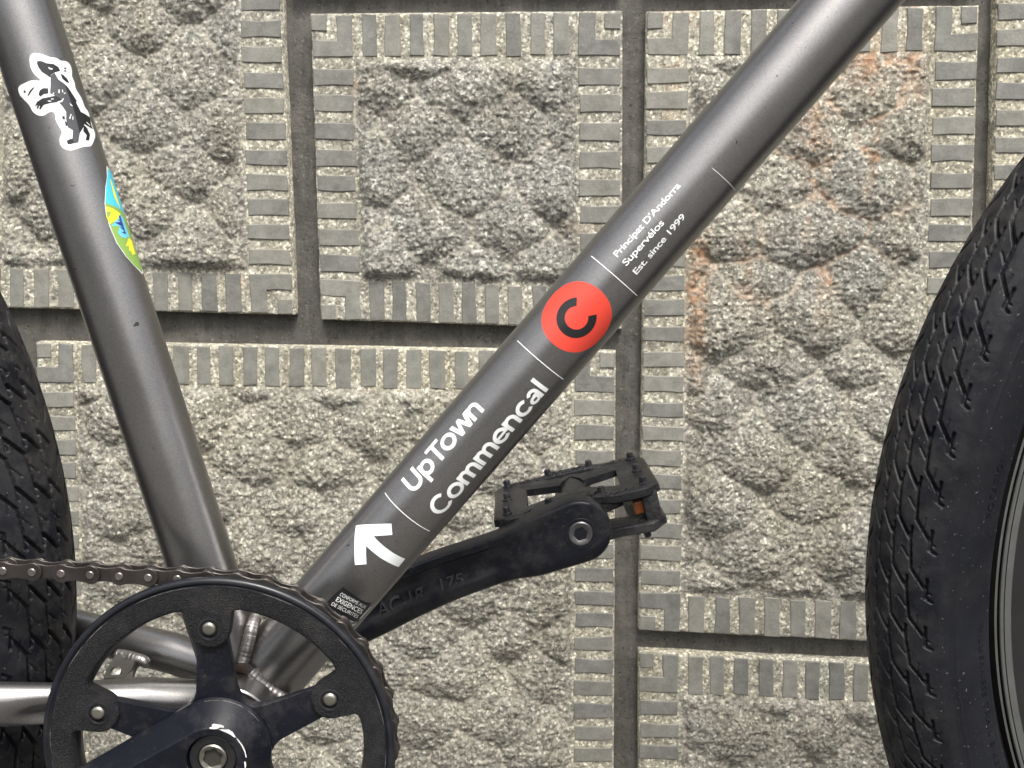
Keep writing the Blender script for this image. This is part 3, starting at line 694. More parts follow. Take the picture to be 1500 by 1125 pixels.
wl = [[(495, 200), (515, 208), (540, 215), (538, 226), (515, 224), (498, 212)], [(562, 262), (570, 262), (600, 300), (650, 345), (710, 368), (705, 375), (645, 358), (595, 318)], [(602, 430), (612, 430), (612, 468), (600, 465)], [(636, 432), (645, 432), (648, 460), (640, 462)], [(655, 468), (672, 462), (672, 472), (658, 476)],
      [(512, 490), (540, 478), (553, 460), (558, 466), (545, 488), (520, 498)], [(590, 555), (630, 545), (650, 520), (656, 526), (638, 558), (596, 568)], [(725, 683), (735, 686), (722, 732), (710, 732)], [(745, 705), (752, 708), (752, 742), (744, 742)], [(490, 545), (520, 545), (530, 553), (505, 557)], [(525, 525), (550, 524), (552, 532), (530, 534)],
      [(372, 622), (382, 590), (388, 592), (380, 628)], [(395, 630), (408, 598), (414, 600), (404, 634)], [(715, 570), (735, 590), (747, 600), (742, 604), (722, 592)], [(868, 788), (900, 820), (940, 848), (938, 855), (895, 830), (862, 796)], [(890, 765), (925, 800), (920, 804), (885, 770)]]
px_tube('bear_print', [sb(q) for q in wl], STB, 0.25, M['white'], seat_tube)
# mountain sticker wrapping round to the far side
def sm(pts): return [(140 + x / 5.92, 230 + y / 5.92) for x, y in pts]
edge = [STB.hit(*p) for p in sm([(92, 75), (97, 170), (84, 260), (77, 400), (90, 500), (120, 600), (180, 745), (260, 860), (330, 940), (400, 1015)])]
far = [(edge[-1][0] + 1, edge[-1][1] + 8), (edge[5][0], edge[3][1] + 22), (edge[0][0] - 8, edge[0][1] + 12)]
mst = on_tube('landscape_sticker', flat_mesh([edge + far]), STB, 0.08, M['white'], seat_tube, 'colourful landscape sticker on the rear edge of the seat tube')
def shift(q, a, c): return (q[0] + a, q[1] + c)
ein = [shift(e, 0, 0.35) for e in edge]; ein[0] = shift(edge[0], -1.5, 0.3); ein[-1] = shift(edge[-1], 0.8, 0.5)
def line_at(px): return STB.hit(*sm([px])[0])
r0 = lambda a, c: (a, edge[4][1] + c)
a_of = lambda py: STB.hit(*sm([(250, py)])[0])[0]
on_tube('landscape_print', flat_mesh([ein[0:5] + [(a_of(520) - 0, edge[4][1] + 18), (a_of(120), edge[1][1] + 11)]]), STB, 0.13, M['sky_blue'], seat_tube)
on_tube('landscape_print', flat_mesh([ein[3:10] + [(a_of(960), edge[9][1] + 7), (a_of(520), edge[4][1] + 18)]]), STB, 0.15, M['green'], seat_tube)
px_tube('landscape_print', [sm([(90, 430), (150, 450), (212, 492), (190, 540), (120, 582), (92, 520)]), sm([(283, 700), (310, 725), (343, 840), (318, 850), (305, 818), (290, 812), (285, 770), (258, 775)]), sm([(120, 190), (135, 210), (190, 380), (213, 455), (205, 440), (160, 350)])], STB, 0.20, M['yellow'], seat_tube)
px_tube('landscape_print', [sm([(212, 492), (235, 530), (290, 690), (262, 705), (215, 690), (190, 655), (205, 600), (130, 600), (160, 570)])], STB, 0.19, M['light_blue'], seat_tube)
px_tube('landscape_print', [sm([(208, 500), (262, 672), (225, 655), (248, 645), (205, 605), (238, 612), (163, 570), (215, 562), (185, 540), (212, 545), (196, 520)])], STB, 0.24, M['navy'], seat_tube)
px_tube('landscape_print', [sm([(92, 478), (135, 470), (112, 530), (100, 520)])], STB, 0.24, M['green'], seat_tube)
# paint chips
px_tube('paint_chip', [[(196.5, 475), (199, 471.5), (203, 472), (204, 475.5), (201.5, 478), (198.5, 477.5), (197.5, 479), (195, 477.5)]], STB, 0.05, M['bolthole'], seat_tube)
px_tube('paint_chip', [[(102, 394.5), (112, 393), (112, 395), (103, 397)]], STB, 0.05, M['bolthole'], seat_tube)

rs_ = random.Random(12)
for k in range(9):
    x, y = [(1052, 232), (700, 690), (560, 800), (930, 300), (1180, 70), (640, 640), (780, 585), (1010, 215), (1110, 170)][k]
    a = rs_.uniform(0, 3.1); L_ = rs_.uniform(2, 7); dx, dy = math.cos(a) * L_, math.sin(a) * L_; w_ = 0.35
    px_tube('paint_scratch', [[(x - dx / 2, y - dy / 2), (x + dy / L_ * w_, y - dx / L_ * w_), (x + dx / 2, y + dy / 2), (x - dy / L_ * w_, y + dx / L_ * w_)]], DT, 0.05, M['weld'] if k % 2 else M['bolthole'], down_tube)
# --- weld beads
def bead(name, pts, r, parent, mat='weld', step=2.6, n=14, squash=1.0):
    pts = [Vector(p) for p in pts]
    q = []
    for i in range(len(pts) - 1):           # Catmull-Rom
        p0, p1, p2, p3 = pts[max(0, i - 1)], pts[i], pts[i + 1], pts[min(len(pts) - 1, i + 2)]
        L = (p2 - p1).length; m = max(2, int(L / 0.4))
        for k in range(m):
            t = k / m
            q.append(0.5 * ((2 * p1) + (p2 - p0) * t + (2 * p0 - 5 * p1 + 4 * p2 - p3) * t * t + (3 * p1 - p0 - 3 * p2 + p3) * t ** 3))
    q.append(pts[-1]); s = 0; rad = []
    for i in range(len(q)):
        if i: s += (q[i] - q[i - 1]).length
        ph = (s % step) / step; rr = r * (0.965 + 0.035 * math.sin(math.pi * ph) ** 0.7)
        e = min(1, (i + 1) / 6, (len(q) - i) / 6); rad.append(rr * (0.3 + 0.7 * e) * random.uniform(.97, 1.03))
    return tube(name, q, rad, M[mat], parent, n=n)
def arcpts(c, r, y, a0, a1, n=12): return [(c[0] + r * math.cos(math.radians(a)), y, c[2] + r * math.sin(math.radians(a))) for a in np.linspace(a0, a1, n)]
bead('weld_bead', [P(375, 903, -3), P(369, 920, -9), P(363, 945, -12.5), P(358, 962, -14), P(353, 978, -16.5)], 3.2, bike)
jb = []
for k, (px, py) in enumerate([(341, 982), (352, 978), (364, 982), (378, 996), (392, 1008), (408, 1018), (424, 1030), (436, 1046)]): jb.append(P(px, py, -18 + (k in (0, 7)) * 4))
bead('weld_bead', jb[2:], 3.0, bike)
bead('weld_bead', jb[:4], 2.5, bike, mat='grime', step=1.4, n=16)

# --- chainstays and stays
def stay(name, stations, parent=bike, dent=None):
    pts = [Vector(s[0]) for s in stations]; V = []; n = 40
    fine = []
    for i in range(len(pts) - 1):
        m = 12
        for k in range(m + (i == len(pts) - 2)):
            t = k / m; fine.append((pts[i].lerp(pts[i + 1], t), stations[i][1] * (1 - t) + stations[i + 1][1] * t, stations[i][2] * (1 - t) + stations[i + 1][2] * t))
    for i, (p, ry, rz) in enumerate(fine):
        d = (fine[min(i + 1, len(fine) - 1)][0] - fine[max(i - 1, 0)][0]).normalized(); n0, b = perp(d)
        for k in range(n):
            a = 2 * math.pi * k / n; dd = n0 * (ry * math.cos(a)) + b * (rz * math.sin(a)); q = p + dd
            if dent: 
                w_ = math.exp(-((q.x - dent[0]) / dent[2]) ** 2 - ((q.z - dent[1]) / dent[3]) ** 2) * max(0, math.cos(a))
                q = q - n0 * dent[4] * w_
            V.append(q)
    Fc = grid_faces(len(fine), n, wrap_v=True).tolist(); Fc.append(list(range(n))); Fc.append([(len(fine) - 1) * n + k for k in range(n)])
    return fix_normals(mk(name, V, Fc, M['paint'], parent, sharp=60))
FAX, AXZ, RAX = 511.0, -162.0, -551.7
stay('chainstay', [((-143, -20, -219), 9.5, 10.0), ((-170, -30, -212.5), 9.5, 9.4), ((-205, -45, -208.5), 7.5, 9.5), ((-232, -51, -206), 8.0, 10.2), ((-320, -58, -193), 8.5, 9.5), ((-530, -66, -170), 6, 8)], dent=(-207, -213, 13, 6.5, 7.0))
stay('chainstay', [((-140, 18, -222), 9.5, 10.5), ((-175, 27, -214), 9.5, 10.5), ((-240, 45, -206), 8.5, 10.5), ((-320, 56, -193), 8.5, 9.5), ((-530, 66, -170), 6, 8)])
for sgn in (-1, 1): tube('seatstay', [(-545, 66 * sgn, -160), (-400, 52 * sgn, 75), (-250, 14 * sgn, 318)], 7, M['paint'], bike, n=16)
tube('head_tube', [(272, 0, 305), (318, 0, 172)], 22, M['paint'], bike, n=32)
tube('top_tube', [(-243, 0, 270), (272, 0, 290)], 15, M['paint'], bike, n=32)
for sgn in (-1, 1): tube('fork_blade', [(320, 30 * sgn, 165), (345, 48 * sgn, 120), (440, 56 * sgn, 0), (FAX, 56 * sgn, AXZ)], [15, 14, 12, 9], M['paint'], bike, n=20)
tube('fork_crown', [(322, -40, 165), (322, 40, 165)], 14, M['paint'], bike, n=24)
# bridge plate between the chainstays, with its bead, edge fold and rivet
br = [P(153, 1000, -14), P(158, 985, -4), P(166, 973, 6), P(178, 958, 16), P(204, 966, 18), P(206, 974, 16), P(200, 980, 8), P(197, 988, 2), P(194, 1000, -12), P(182, 1000, -16)]
br = [Vector((p.x, p.y, p.z + 1.5)) for p in br]; brV = [p + Vector((0, -0.8, 1.2)) for p in br] + [p + Vector((0, 1.2, -1.8)) for p in br]; nb = len(br)
fix_normals(mk('bridge_plate', brV, [list(range(nb)), [nb + i for i in range(nb)][::-1]] + [(i, (i + 1) % nb, nb + (i + 1) % nb, nb + i) for i in range(nb)], M['paint'], bike, smooth=False))
bead('weld_bead', [P(168, 958, 15), P(184, 960, 14), P(198, 964, 12), P(210, 968, 11), P(216, 977, 11)], 2.8, bike)
rv = P(172, 988, -9)
tube('rivet', [rv, rv + Vector((0, -2.2, 2.6)), rv + Vector((0, -2.6, 3.0))], [3.0, 2.6, 1.2], M['bolt'], bike, n=16)

# --- crankset
crank = thing('crankset', None, None, (BBX, -50, BBZ), parent=bike)
BANG = [24.0, 92.0, 163.0, 235.0, 309.0]
def smax(a, b, k): h = np.clip(0.5 + 0.5 * (a - b) / k, 0, 1); return b * (1 - h) + a * h + k * h * (1 - h)
def smin(a, b, k): return -smax(-a, -b, k)
def angdiff(a, b): return (a - b + math.pi) % (2 * math.pi) - math.pi
# outer guard ring with lobes over the bolts
nth = 1080; TH = np.linspace(0, 2 * math.pi, nth, endpoint=False)
rin = np.full(nth, 64.6)
for A in BANG:
    dl = angdiff(TH, math.radians(A)); dl = np.array(dl)
    # distance field of the lobe: capsule from r=55 to r=70, half width 9.2
    rr = np.linspace(40, 66, 105)
    for i in np.where(np.abs(dl) < 0.42)[0]:
        x = rr * math.cos(dl[i]); y = rr * math.sin(dl[i])
        dx = x - np.clip(x, 54.8, 75); dcap = np.hypot(dx, y) - 8.8
        dring = 64.6 - rr
        f = smin(dcap, dring, 7.0); ins = np.where(f < 0)[0]
        if len(ins): rin[i] = min(rin[i], rr[ins[0]])
prof = []
def ringpt(r, y): return np.stack([BBX + r * np.cos(TH), np.full(nth, y), BBZ + r * np.sin(TH)], axis=-1)
def guard():
    o78, lev = np.full(nth, 1.0), []
    lev.append((rin + 0.9, -45.5)); lev.append((rin, -46.2)); lev.append((rin, -51.0)); lev.append((rin + 0.5, -51.7))
    lev.append((rin + 1.3, -52.0))
    for t in (0.33, 0.66): lev.append((rin + 1.3 + t * (74.1 - rin - 1.3), -52.0))
    for r, y in ((74.1, -52.0), (74.5, -52.0), (74.9, -51.4), (75.3, -51.6), (76.0, -52.3), (77.0, -52.3), (77.9, -51.6), (78.3, -50.4), (78.2, -49.0), (77.6, -48.2), (73.5, -48.0)): lev.append((o78 * r, y))
    V = np.stack([ringpt(r, y) for r, y in lev], axis=1); m = len(lev)
    Fq = grid_faces(nth, m, wrap_u=True); seg = np.tile(np.arange(m - 1), nth)
    return fix_normals(mk('chainguard_ring', V.reshape(-1, 3), Fq.tolist(), None, crank, mats=[M['guard'], M['guardlip']], midx=(seg >= 8).astype(int).tolist(), sharp=38))
guard()
# toothed ring behind the guard
nt_ = 38; TT = np.linspace(0, 2 * math.pi, nt_ * 12, endpoint=False)
tooth = 75.6 - 3.6 + 5.6 * np.clip(0.5 + 0.75 * np.cos(TT * nt_ + 1.0), 0, 1)
Vt = []
for y in (-45.0, -43.0):
    for k in range(len(TT)): Vt.append((BBX + tooth[k] * math.cos(TT[k]), y, BBZ + tooth[k] * math.sin(TT[k])))
    for k in range(len(TT)): Vt.append((BBX + 63.6 * math.cos(TT[k]), y, BBZ + 63.6 * math.sin(TT[k])))
n_ = len(TT); Ft = []
for k in range(n_):
    j = (k + 1) % n_
    Ft += [(k, j, n_ + j, n_ + k), (2 * n_ + k, 3 * n_ + k, 3 * n_ + j, 2 * n_ + j), (k, 2 * n_ + k, 2 * n_ + j, j), (n_ + k, n_ + j, 3 * n_ + j, 3 * n_ + k)]
fix_normals(mk('chainring', Vt, Ft, M['bolt2'], crank, smooth=False))
# five-armed spider
nsp = 720; TS = np.linspace(0, 2 * math.pi, nsp, endpoint=False)
rs = np.full(nsp, 22.5)
for A in BANG:
    dl = np.abs(angdiff(TS, math.radians(A)))
    rr = np.linspace(21, 66, 260)
    for i in np.where(dl < 0.75)[0]:
        x = rr * math.cos(dl[i]); y = rr * math.sin(dl[i]); hw = 9.4 - 3.2 * np.clip((x - 22) / 33, 0, 1)
        darm = np.maximum(y - hw, x - 61.5); dhub = rr - 22.5
        f = smin(darm, dhub, 6.5); ins = np.where(f < 0)[0]
        if len(ins): rs[i] = max(rs[i], rr[ins[-1]])
def spider():
    lev = [(rs - 1.0, -44.2), (rs, -44.8), (rs, -48.4), (rs - 0.8, -49.3)]
    for t, y in ((0.85, -49.35), (0.6, -49.4), (0.4, -49.45), (0.2, -49.5)): lev.append((rs * t, y))
    V = np.stack([np.stack([BBX + r * np.cos(TS), np.full(nsp, y), BBZ + r * np.sin(TS)], axis=-1) for r, y in lev], axis=1)
    return fix_normals(mk('spider', V.reshape(-1, 3), grid_faces(nsp, len(lev), wrap_u=True).tolist(), M['crank'], crank, sharp=40))
spider()
for A in BANG:
    c = (BBX + 54.9 * math.cos(math.radians(A)), -52.0, BBZ + 54.9 * math.sin(math.radians(A)))
    b1 = lathe('bolt_seat', [(5.2, 0.1), (5.2, -0.25), (4.8, -0.4), (4.3, -0.3), (4.1, 0.0), (0, 0.0)], c, M['guardlip'], crank, n=32)
    lathe('chainring_bolt', [(0, -1.3), (1.5, -1.25), (2.5, -0.95), (3.0, -0.4), (3.1, 0.0)], (c[0], c[1], c[2] + 0.5), M['bolt'], crank, n=32, sharp=70)
# crank arms
def capsule_r(th, R1, R2, dist, ax):
    """polar radius (from the hub) of a tapered capsule whose far end lies at angle ax"""
    out = []
    for t in th:
        c, s = math.cos(t - ax), math.sin(t - ax); lo, hi = R1 * 0.3, dist + R2 + 1
        def sd(r):
            x, y = r * c, r * s; h = min(1, max(0, x / dist)); h2 = h * h * (3 - 2 * h) if False else h
            return math.hypot(x - dist * h, y) - (R1 + (R2 - R1) * h2)
        for _ in range(26):
            m = (lo + hi) / 2
            if sd(m) < 0: lo = m
            else: hi = m
        out.append(lo)
    return np.array(out)
AXR = math.radians(208.5)
tha = np.concatenate([np.linspace(-math.pi, -0.16, 110, endpoint=False), np.linspace(-0.16, 0.16, 120, endpoint=False), np.linspace(0.16, math.pi, 110, endpoint=False)]) + AXR
def right_arm():
    lev = []
    for R1, R2, y, dist in ((22.2, 16.5, -47.5, 175), (23.4, 17, -49.6, 175), (23.5, 17, -51.4, 175), (23.0, 16.4, -52.2, 175), (15.0, 11.2, -62.0, 175), (14.5, 10.8, -62.7, 175), (14.2, 10.5, -62.9, 175)):
        lev.append((capsule_r(tha, R1, R2, dist, AXR), y))
    for r, y in ((11.4, -62.9), (10.9, -62.5), (10.9, -56.0)): lev.append((np.full(len(tha), r), y))
    V = np.stack([np.stack([BBX + r * np.cos(tha), np.full(len(tha), y), BBZ + r * np.sin(tha)], axis=-1) for r, y in lev], axis=1)
    return fix_normals(mk('crank_arm', V.reshape(-1, 3), grid_faces(len(tha), len(lev), wrap_u=True).tolist(), M['crank'], crank, sharp=27, label='right crank arm with chipped paint at its rim'))
right_arm()
lathe('crank_cap', [(6.6, -60.9), (9.7, -61.3), (10.3, -60.9), (10.5, -56)], (BBX, 0, BBZ), M['crankface'], crank, n=64)
def hexloop(c, r, y, n=6, a0=0.3, lob=False, m=48):
    L = []
    for k in range(m):
        a = 2 * math.pi * k / m
        if lob: rr = r * (0.92 + 0.08 * math.cos(n * (a - a0)))
        else: rr = r * math.cos(math.pi / n) / math.cos(((a - a0) % (2 * math.pi / n)) - math.pi / n)
        L.append((c[0] + rr * math.cos(a), y, c[2] + rr * math.sin(a)))
    return L
def socket_bolt(name, c, R, y0, rs_, mat, parent, lob=False, depth=3.5, face='crank'):
    m = 48; circ = lambda r, y: [(c[0] + r * math.cos(2 * math.pi * k / m), y, c[2] + r * math.sin(2 * math.pi * k / m)) for k in range(m)]
    rows = [circ(R, y0 + 3), circ(R, y0 + 0.5), circ(R - 0.6, y0), circ(rs_ + 1.1, y0 + .05), hexloop(c, rs_, y0 + 0.7, lob=lob), hexloop(c, rs_ * 0.97, y0 + depth, lob=lob)]
    V = [p for r in rows for p in r]; V.append((c[0], y0 + depth, c[2])); Fc = grid_faces(len(rows), m, wrap_v=True).tolist()
    Fc += [(5 * m + k, 5 * m + (k + 1) % m, 6 * m) for k in range(m)]
    mi = [0] * (5 * m) + [1] * m
    return fix_normals(mk(name, V, Fc, None, parent, mats=[M[mat], M['bolthole']], midx=mi, sharp=35))
socket_bolt('crank_bolt', (BBX, 0, BBZ), 6.2, -61.6, 4.4, 'bolt', crank, lob=True, depth=2.2)
# chipped paint (bare alloy) on the rim of the right arm's face
def chip(pts, y): 
    q = [P(240 + x / 7.5, 1000 + yy / 7.5, y) for x, yy in pts]; V = q; 
    mk('paint_chip', V, [list(range(len(q)))], M['chip'], crank, smooth=False)
for lp, y in (([(530, 462), (548, 450), (580, 456), (620, 460), (660, 478), (658, 494), (615, 492), (590, 508), (545, 512), (500, 506), (504, 490), (528, 486)], -63.35),
              ([(612, 512), (680, 514), (712, 514), (760, 545), (772, 570), (792, 600), (770, 600), (730, 570), (680, 545), (640, 530)], -63.35),
              ([(792, 598), (830, 640), (868, 690), (895, 750), (910, 820), (900, 825), (885, 760), (855, 695), (815, 640)], -63.35),
              ([(882, 870), (900, 868), (905, 900), (900, 936), (888, 936)], -63.35),
              ):
    chip(lp, y)
# worn, dusty arcs where the black finish has rubbed off edges
M['wornedge'] = simple('rubbed_edge', (0.16, 0.155, 0.145), 0.5, 0.3, 0.4, 500, 0.3)
def wear_arc(r, w_, y, a0, a1, seed):
    rg = random.Random(seed); n = max(6, int((a1 - a0) * 1.2)); V = []
    for k in range(n + 1):
        a = math.radians(a0 + (a1 - a0) * k / n); e = min(1, k / 3, (n - k) / 3) * rg.uniform(0.35, 1.0)
        for q in (r - w_ * e / 2, r + w_ * e / 2): V.append((BBX + q * math.cos(a), y, BBZ + q * math.sin(a)))
    mk('worn_edge', V, [(2 * k, 2 * k + 1, 2 * k + 3, 2 * k + 2) for k in range(n)], M['wornedge'], crank, smooth=False)
for a0, a1, sd_ in ((95, 118, 1), (128, 139, 2), (172, 181, 3), (184, 187, 4), (191, 197, 5), (62, 74, 6), (38, 44, 7), (8, 20, 8), (352, 358, 9), (140, 150, 10)): wear_arc(74.5, 0.30, -52.12, a0, a1, sd_)
for a0, a1, w_, sd_ in ((58, 84, 1.0, 21), (34, 52, 0.5, 22), (84, 104, 0.35, 23)): wear_arc(22.7, w_, -52.75, a0, a1, sd_)
# left arm: traced stations along the arm, extruded, channelled
LC_Y = 55.0
st = [((395, 975), (402, 1030)), ((470, 905), (480, 972)), ((540, 857), (552, 938)), ((598, 831), (612, 908)), ((650, 812), (662, 885)), ((700, 796), (712, 866)), ((740, 781), (752, 853)), ((775, 761), (790, 847)), ((802, 749), (826, 837)), ((828, 738.5), (862, 826))]
def left_arm():
    up = [P(a[0], a[1], LC_Y) for a, b in st]; lo = [P(b[0], b[1], LC_Y) for a, b in st]
    cen = P(850, 781, LC_Y); Rr = 17.3
    # resample
    def cr(pts, m=6):
        q = []
        for i in range(len(pts) - 1):
            p0, p1, p2, p3 = pts[max(0, i - 1)], pts[i], pts[i + 1], pts[min(len(pts) - 1, i + 2)]
            for k in range(m):
                t = k / m; q.append(0.5 * ((2 * p1) + (p2 - p0) * t + (2 * p0 - 5 * p1 + 4 * p2 - p3) * t * t + (3 * p1 - p0 - 3 * p2 + p3) * t ** 3))
        q.append(pts[-1]); return q
    U, L = cr(up), cr(lo)
    # round end: stations along the half circle
    au = math.atan2(U[-1].z - cen.z, U[-1].x - cen.x); al = math.atan2(L[-1].z - cen.z, L[-1].x - cen.x)
    m = 26; ru = (U[-1] - cen).length; rl = (L[-1] - cen).length
    amid = (au + al) / 2
    for k in range(1, m + 1):
        t = k / m * 0.985; a1 = au + (amid - au) * t; a2 = al + (amid - al) * t; q = min(1, t * 1.6)
        U.append(cen + Vector((math.cos(a1), 0, math.sin(a1))) * (ru + (Rr - ru) * q)); L.append(cen + Vector((math.cos(a2), 0, math.sin(a2))) * (rl + (Rr - rl) * q))
    ns = len(st) * 6 - 5
    prof = [(0, 15), (0, 1.8), (0.012, 0.7), (0.035, 0.1), (0.07, 0), (0.13, 0), (0.17, 0.25), (0.215, 3.3), (0.26, 3.5), (0.40, 3.4), (0.55, 3.1), (0.62, 2.3), (0.70, 0.3), (0.74, 0.0), (0.80, 0.15), (0.90, 1.0), (0.965, 2.2), (1.0, 4.0), (1.0, 15)]
    V = []
    for i in range(len(U)):
        f = min(1, max(0, (ns - 16 - i) / 14)); f = f * f * (3 - 2 * f)
        for t, dpt in prof:
            if 0.1 < t < 0.735: dpt = dpt * f
            V.append(U[i].lerp(L[i], t) + Vector((0, dpt, 0)))
    n = len(prof); Fc = grid_faces(len(U), n, wrap_v=True).tolist(); Fc.append(list(range(n)))
    o = fix_normals(mk('crank_arm', V, Fc, M['crank'], bike, sharp=40, label='left crank arm stamped AC-18 175'))
    return o
la = left_arm()
pc = P(850.5, 782, LC_Y)
lathe('axle_washer', [(6.6, 0.2), (7.0, -0.25), (8.3, -0.3), (8.7, 0.1)], (pc.x, LC_Y, pc.z), M['crank'], bike, n=48)
socket_bolt('pedal_axle', (pc.x, 0, pc.z), 6.7, LC_Y - 0.7, 3.9, 'bolt2', bike, depth=4.5)
def embossed(name, txt, a, b, h, y, dep, mat, parent, bold=0.0, space=1.0):
    bm = text_bm(txt, bold, space); x0 = min(v.co.x for v in bm.verts); x1 = max(v.co.x for v in bm.verts)
    r = bmesh.ops.extrude_face_region(bm, geom=bm.faces[:]); top = [g for g in r['geom'] if isinstance(g, bmesh.types.BMVert)]
    tops = set(top); V = []; idx = {}
    for i, v in enumerate(bm.verts):
        s = (v.co.x - x0) / (x1 - x0); t = v.co.y / CAP
        V.append(P(a[0] + (b[0] - a[0]) * s + h[0] * t, a[1] + (b[1] - a[1]) * s + h[1] * t, y) + Vector((0, -dep if v in tops else 0.3, 0))); idx[v] = i
    Fc = [[idx[v] for v in f.verts] for f in bm.faces]; bm.free()
    return fix_normals(mk(name, V, Fc, M[mat], parent, smooth=False))
embossed('raised_lettering', 'AC-18', (555, 903), (622, 879), (-4, -22), LC_Y + 3.4, 1.7, 'worn', la, 0.004)
embossed('raised_lettering', '175', (647, 863), (680, 853), (-3, -17), LC_Y + 3.0, 1.8, 'worn', la, 0.004)
embossed('raised_lettering', 'CA2', (819, 808), (828, 795), (-5, -5), LC_Y, 0.25, 'crankface', la, -0.01)
embossed('raised_lettering', '1101', (874, 762), (889, 786), (5, -4), LC_Y, 0.25, 'crankface', la, -0.01)

# --- pedal (on the far crank)
pedal = thing('pedal', None, None, (pc.x, 115, pc.z), parent=bike)
PR = math.radians(13.0)
# pedal frame: e along the travel direction, y depth, u up
PE = Vector((math.cos(PR), 0, math.sin(PR))); PU = Vector((-math.sin(PR), 0, math.cos(PR)))
PCc = P(853, 737, 84) - PU * 0
PCc = Vector((pc.x + 1.5, 0, pc.z))
def pp_(e, y, u): return PCc + PE * e + PU * u + Vector((0, y, 0))
def sweep(path, w_, h_, closed=False, n=8):
    """rounded bar through (e,y,u) points; w_ in the e/y plane, h_ along u"""
    V = []; m = len(path)
    for i, (e, y, u) in enumerate(path):
        a = path[(i - 1) % m] if (closed or i > 0) else path[i]; b = path[(i + 1) % m] if (closed or i < m - 1) else path[i]
        d = Vector((b[0] - a[0], b[1] - a[1])).normalized(); nrm = Vector((-d.y, d.x))
        for k in range(n):
            t = 2 * math.pi * (k + .5) / n; cx = math.copysign(abs(math.cos(t)) ** 0.55, math.cos(t)) * w_ / 2; cz = math.copysign(abs(math.sin(t)) ** 0.55, math.sin(t)) * h_ / 2
            V.append(pp_(e + nrm.x * cx, y + nrm.y * cx, u + cz))
    Fc = grid_faces(m, n, wrap_u=closed, wrap_v=True).tolist()
    if not closed: Fc += [list(range(n)), [(m - 1) * n + k for k in range(n)]]
    return V, Fc
Y0, Y1, HL, HT = 76.0, 152.0, 43.0, 9.5
def pedal_body():
    pr = []
    for sg in (1, -1):
        u = sg * HT
        ring = [(-HL, Y0 + 7, u), (-HL + 5, Y0, u + sg * .5), (-22, Y0 + 2.0, u), (-8, Y0 + 5, u + sg * 1.5), (8, Y0 + 5, u + sg * 1.5), (22, Y0 + 2.0, u), (HL - 5, Y0, u + sg * .5), (HL, Y0 + 7, u),
                (HL, Y1 - 7, u), (HL - 6, Y1, u), (22, Y1 - 1, u), (9, Y1 - 1, u + sg * 1.5), (-9, Y1 - 1, u + sg * 1.5), (-22, Y1 - 1, u), (-HL + 6, Y1, u), (-HL, Y1 - 7, u)]
        fine = []
        for i in range(len(ring)):
            a, b = ring[i], ring[(i + 1) % len(ring)]
            for k in range(4):
                t = k / 4; fine.append(tuple(a[j] * (1 - t) + b[j] * t for j in range(3)))
        pr.append(sweep(fine, 8.5, 6.4, closed=True))
        # end plates carrying the studs
        for e in (-1, 1): pr.append(sweep([(e * (HL - 5.5), Y0 + 3, u), (e * (HL - 6), (Y0 + Y1) / 2, u), (e * (HL - 5.5), Y1 - 4, u)], 20, 6.0))
        # arms that spread from the barrel to the side rails
        for e in (-1, 1):
            for y, yy in ((Y0 + 5, Y0 + 20), (Y1 - 5, Y1 - 22)):
                pr.append(sweep([(e * 33, y, u * .95), (e * 22, (y * .6 + yy * .4), u), (e * 12, (y * .3 + yy * .7), u * 1.03), (e * 3, yy, u * 1.08)], 17, 6.6))
    # barrel round the axle
    Vb = []; ys = [Y0 - 3, Y0 + 3, Y0 + 10, Y0 + 24, (Y0 + Y1) / 2, Y1 - 24, Y1 - 10, Y1 + 1]; rb = [(9, 9), (11.5, 10.5), (14.5, 12.5), (12.5, 13.2), (12.5, 13.2), (13, 13), (15.5, 12.8), (13, 11)]
    for y, (re, ru) in zip(ys, rb):
        for k in range(24):
            t = 2 * math.pi * k / 24; Vb.append(pp_(0.74 * re * math.copysign(abs(math.cos(t)) ** .8, math.cos(t)), y, ru * math.copysign(abs(math.sin(t)) ** .8, math.sin(t))))
    Fb = grid_faces(len(ys), 24, wrap_v=True).tolist() + [list(range(24)), [(len(ys) - 1) * 24 + k for k in range(24)]]
    pr.append((Vb, Fb))
    # end posts between the two faces
    for e in (-1, 1):
        for y in (Y0 + 4, Y1 - 4):
            v, f = rbox(0, 0, 0, 9, 8, 2 * HT, 1.5); pr.append(([pp_(e * (HL - 2.5) + q.x, y + q.y, q.z) for q in v], f))
    # chunky wear ribs on the rails
    rng = random.Random(4)
    for sg in (1,):
        for e in np.arange(-40, 41, 4.2):
            for y in (Y0 + 1.2 + (2.5 if abs(e) < 16 else 0), Y1 - 2):
                v, f = rbox(0, 0, 0, 2.6, 5.0, 2.2, 0.6); rt = rng.uniform(-.3, .3)
                pr.append(([pp_(e + q.x + q.y * .45, y + q.y, sg * (HT + 2.6 + (1.4 if abs(e) < 14 else 0)) + q.z + rt) for q in v], f))
    V, Fc = merge(pr)
    o = fix_normals(mk('pedal_body', V, Fc, M['pedal'], pedal, sharp=45))
    return o
pedal_body()
def stud(e, y, sg=1):
    rows = [(2.9, HT + 1.5), (2.9, HT + 3.9), (2.2, HT + 4.3), (2.0, HT + 7.2), (1.5, HT + 7.6)]; V = []
    for r, u in rows:
        for k in range(8): V.append(pp_(e + r * math.cos(k * math.pi / 4), y + r * math.sin(k * math.pi / 4), sg * u))
    Fc = grid_faces(len(rows), 8, wrap_v=True).tolist() + [[4 * 8 + k for k in range(8)]]
    fix_normals(mk('grip_pin', V, Fc, M['pedal'], pedal, smooth=False))
for e in (-1, 1):
    for y in (Y0 + 6, (Y0 + Y1) / 2, Y1 - 5): stud(e * (HL - 4), y)
    stud(e * 13, Y1 - 1); stud(e * 15, Y0 + 4)
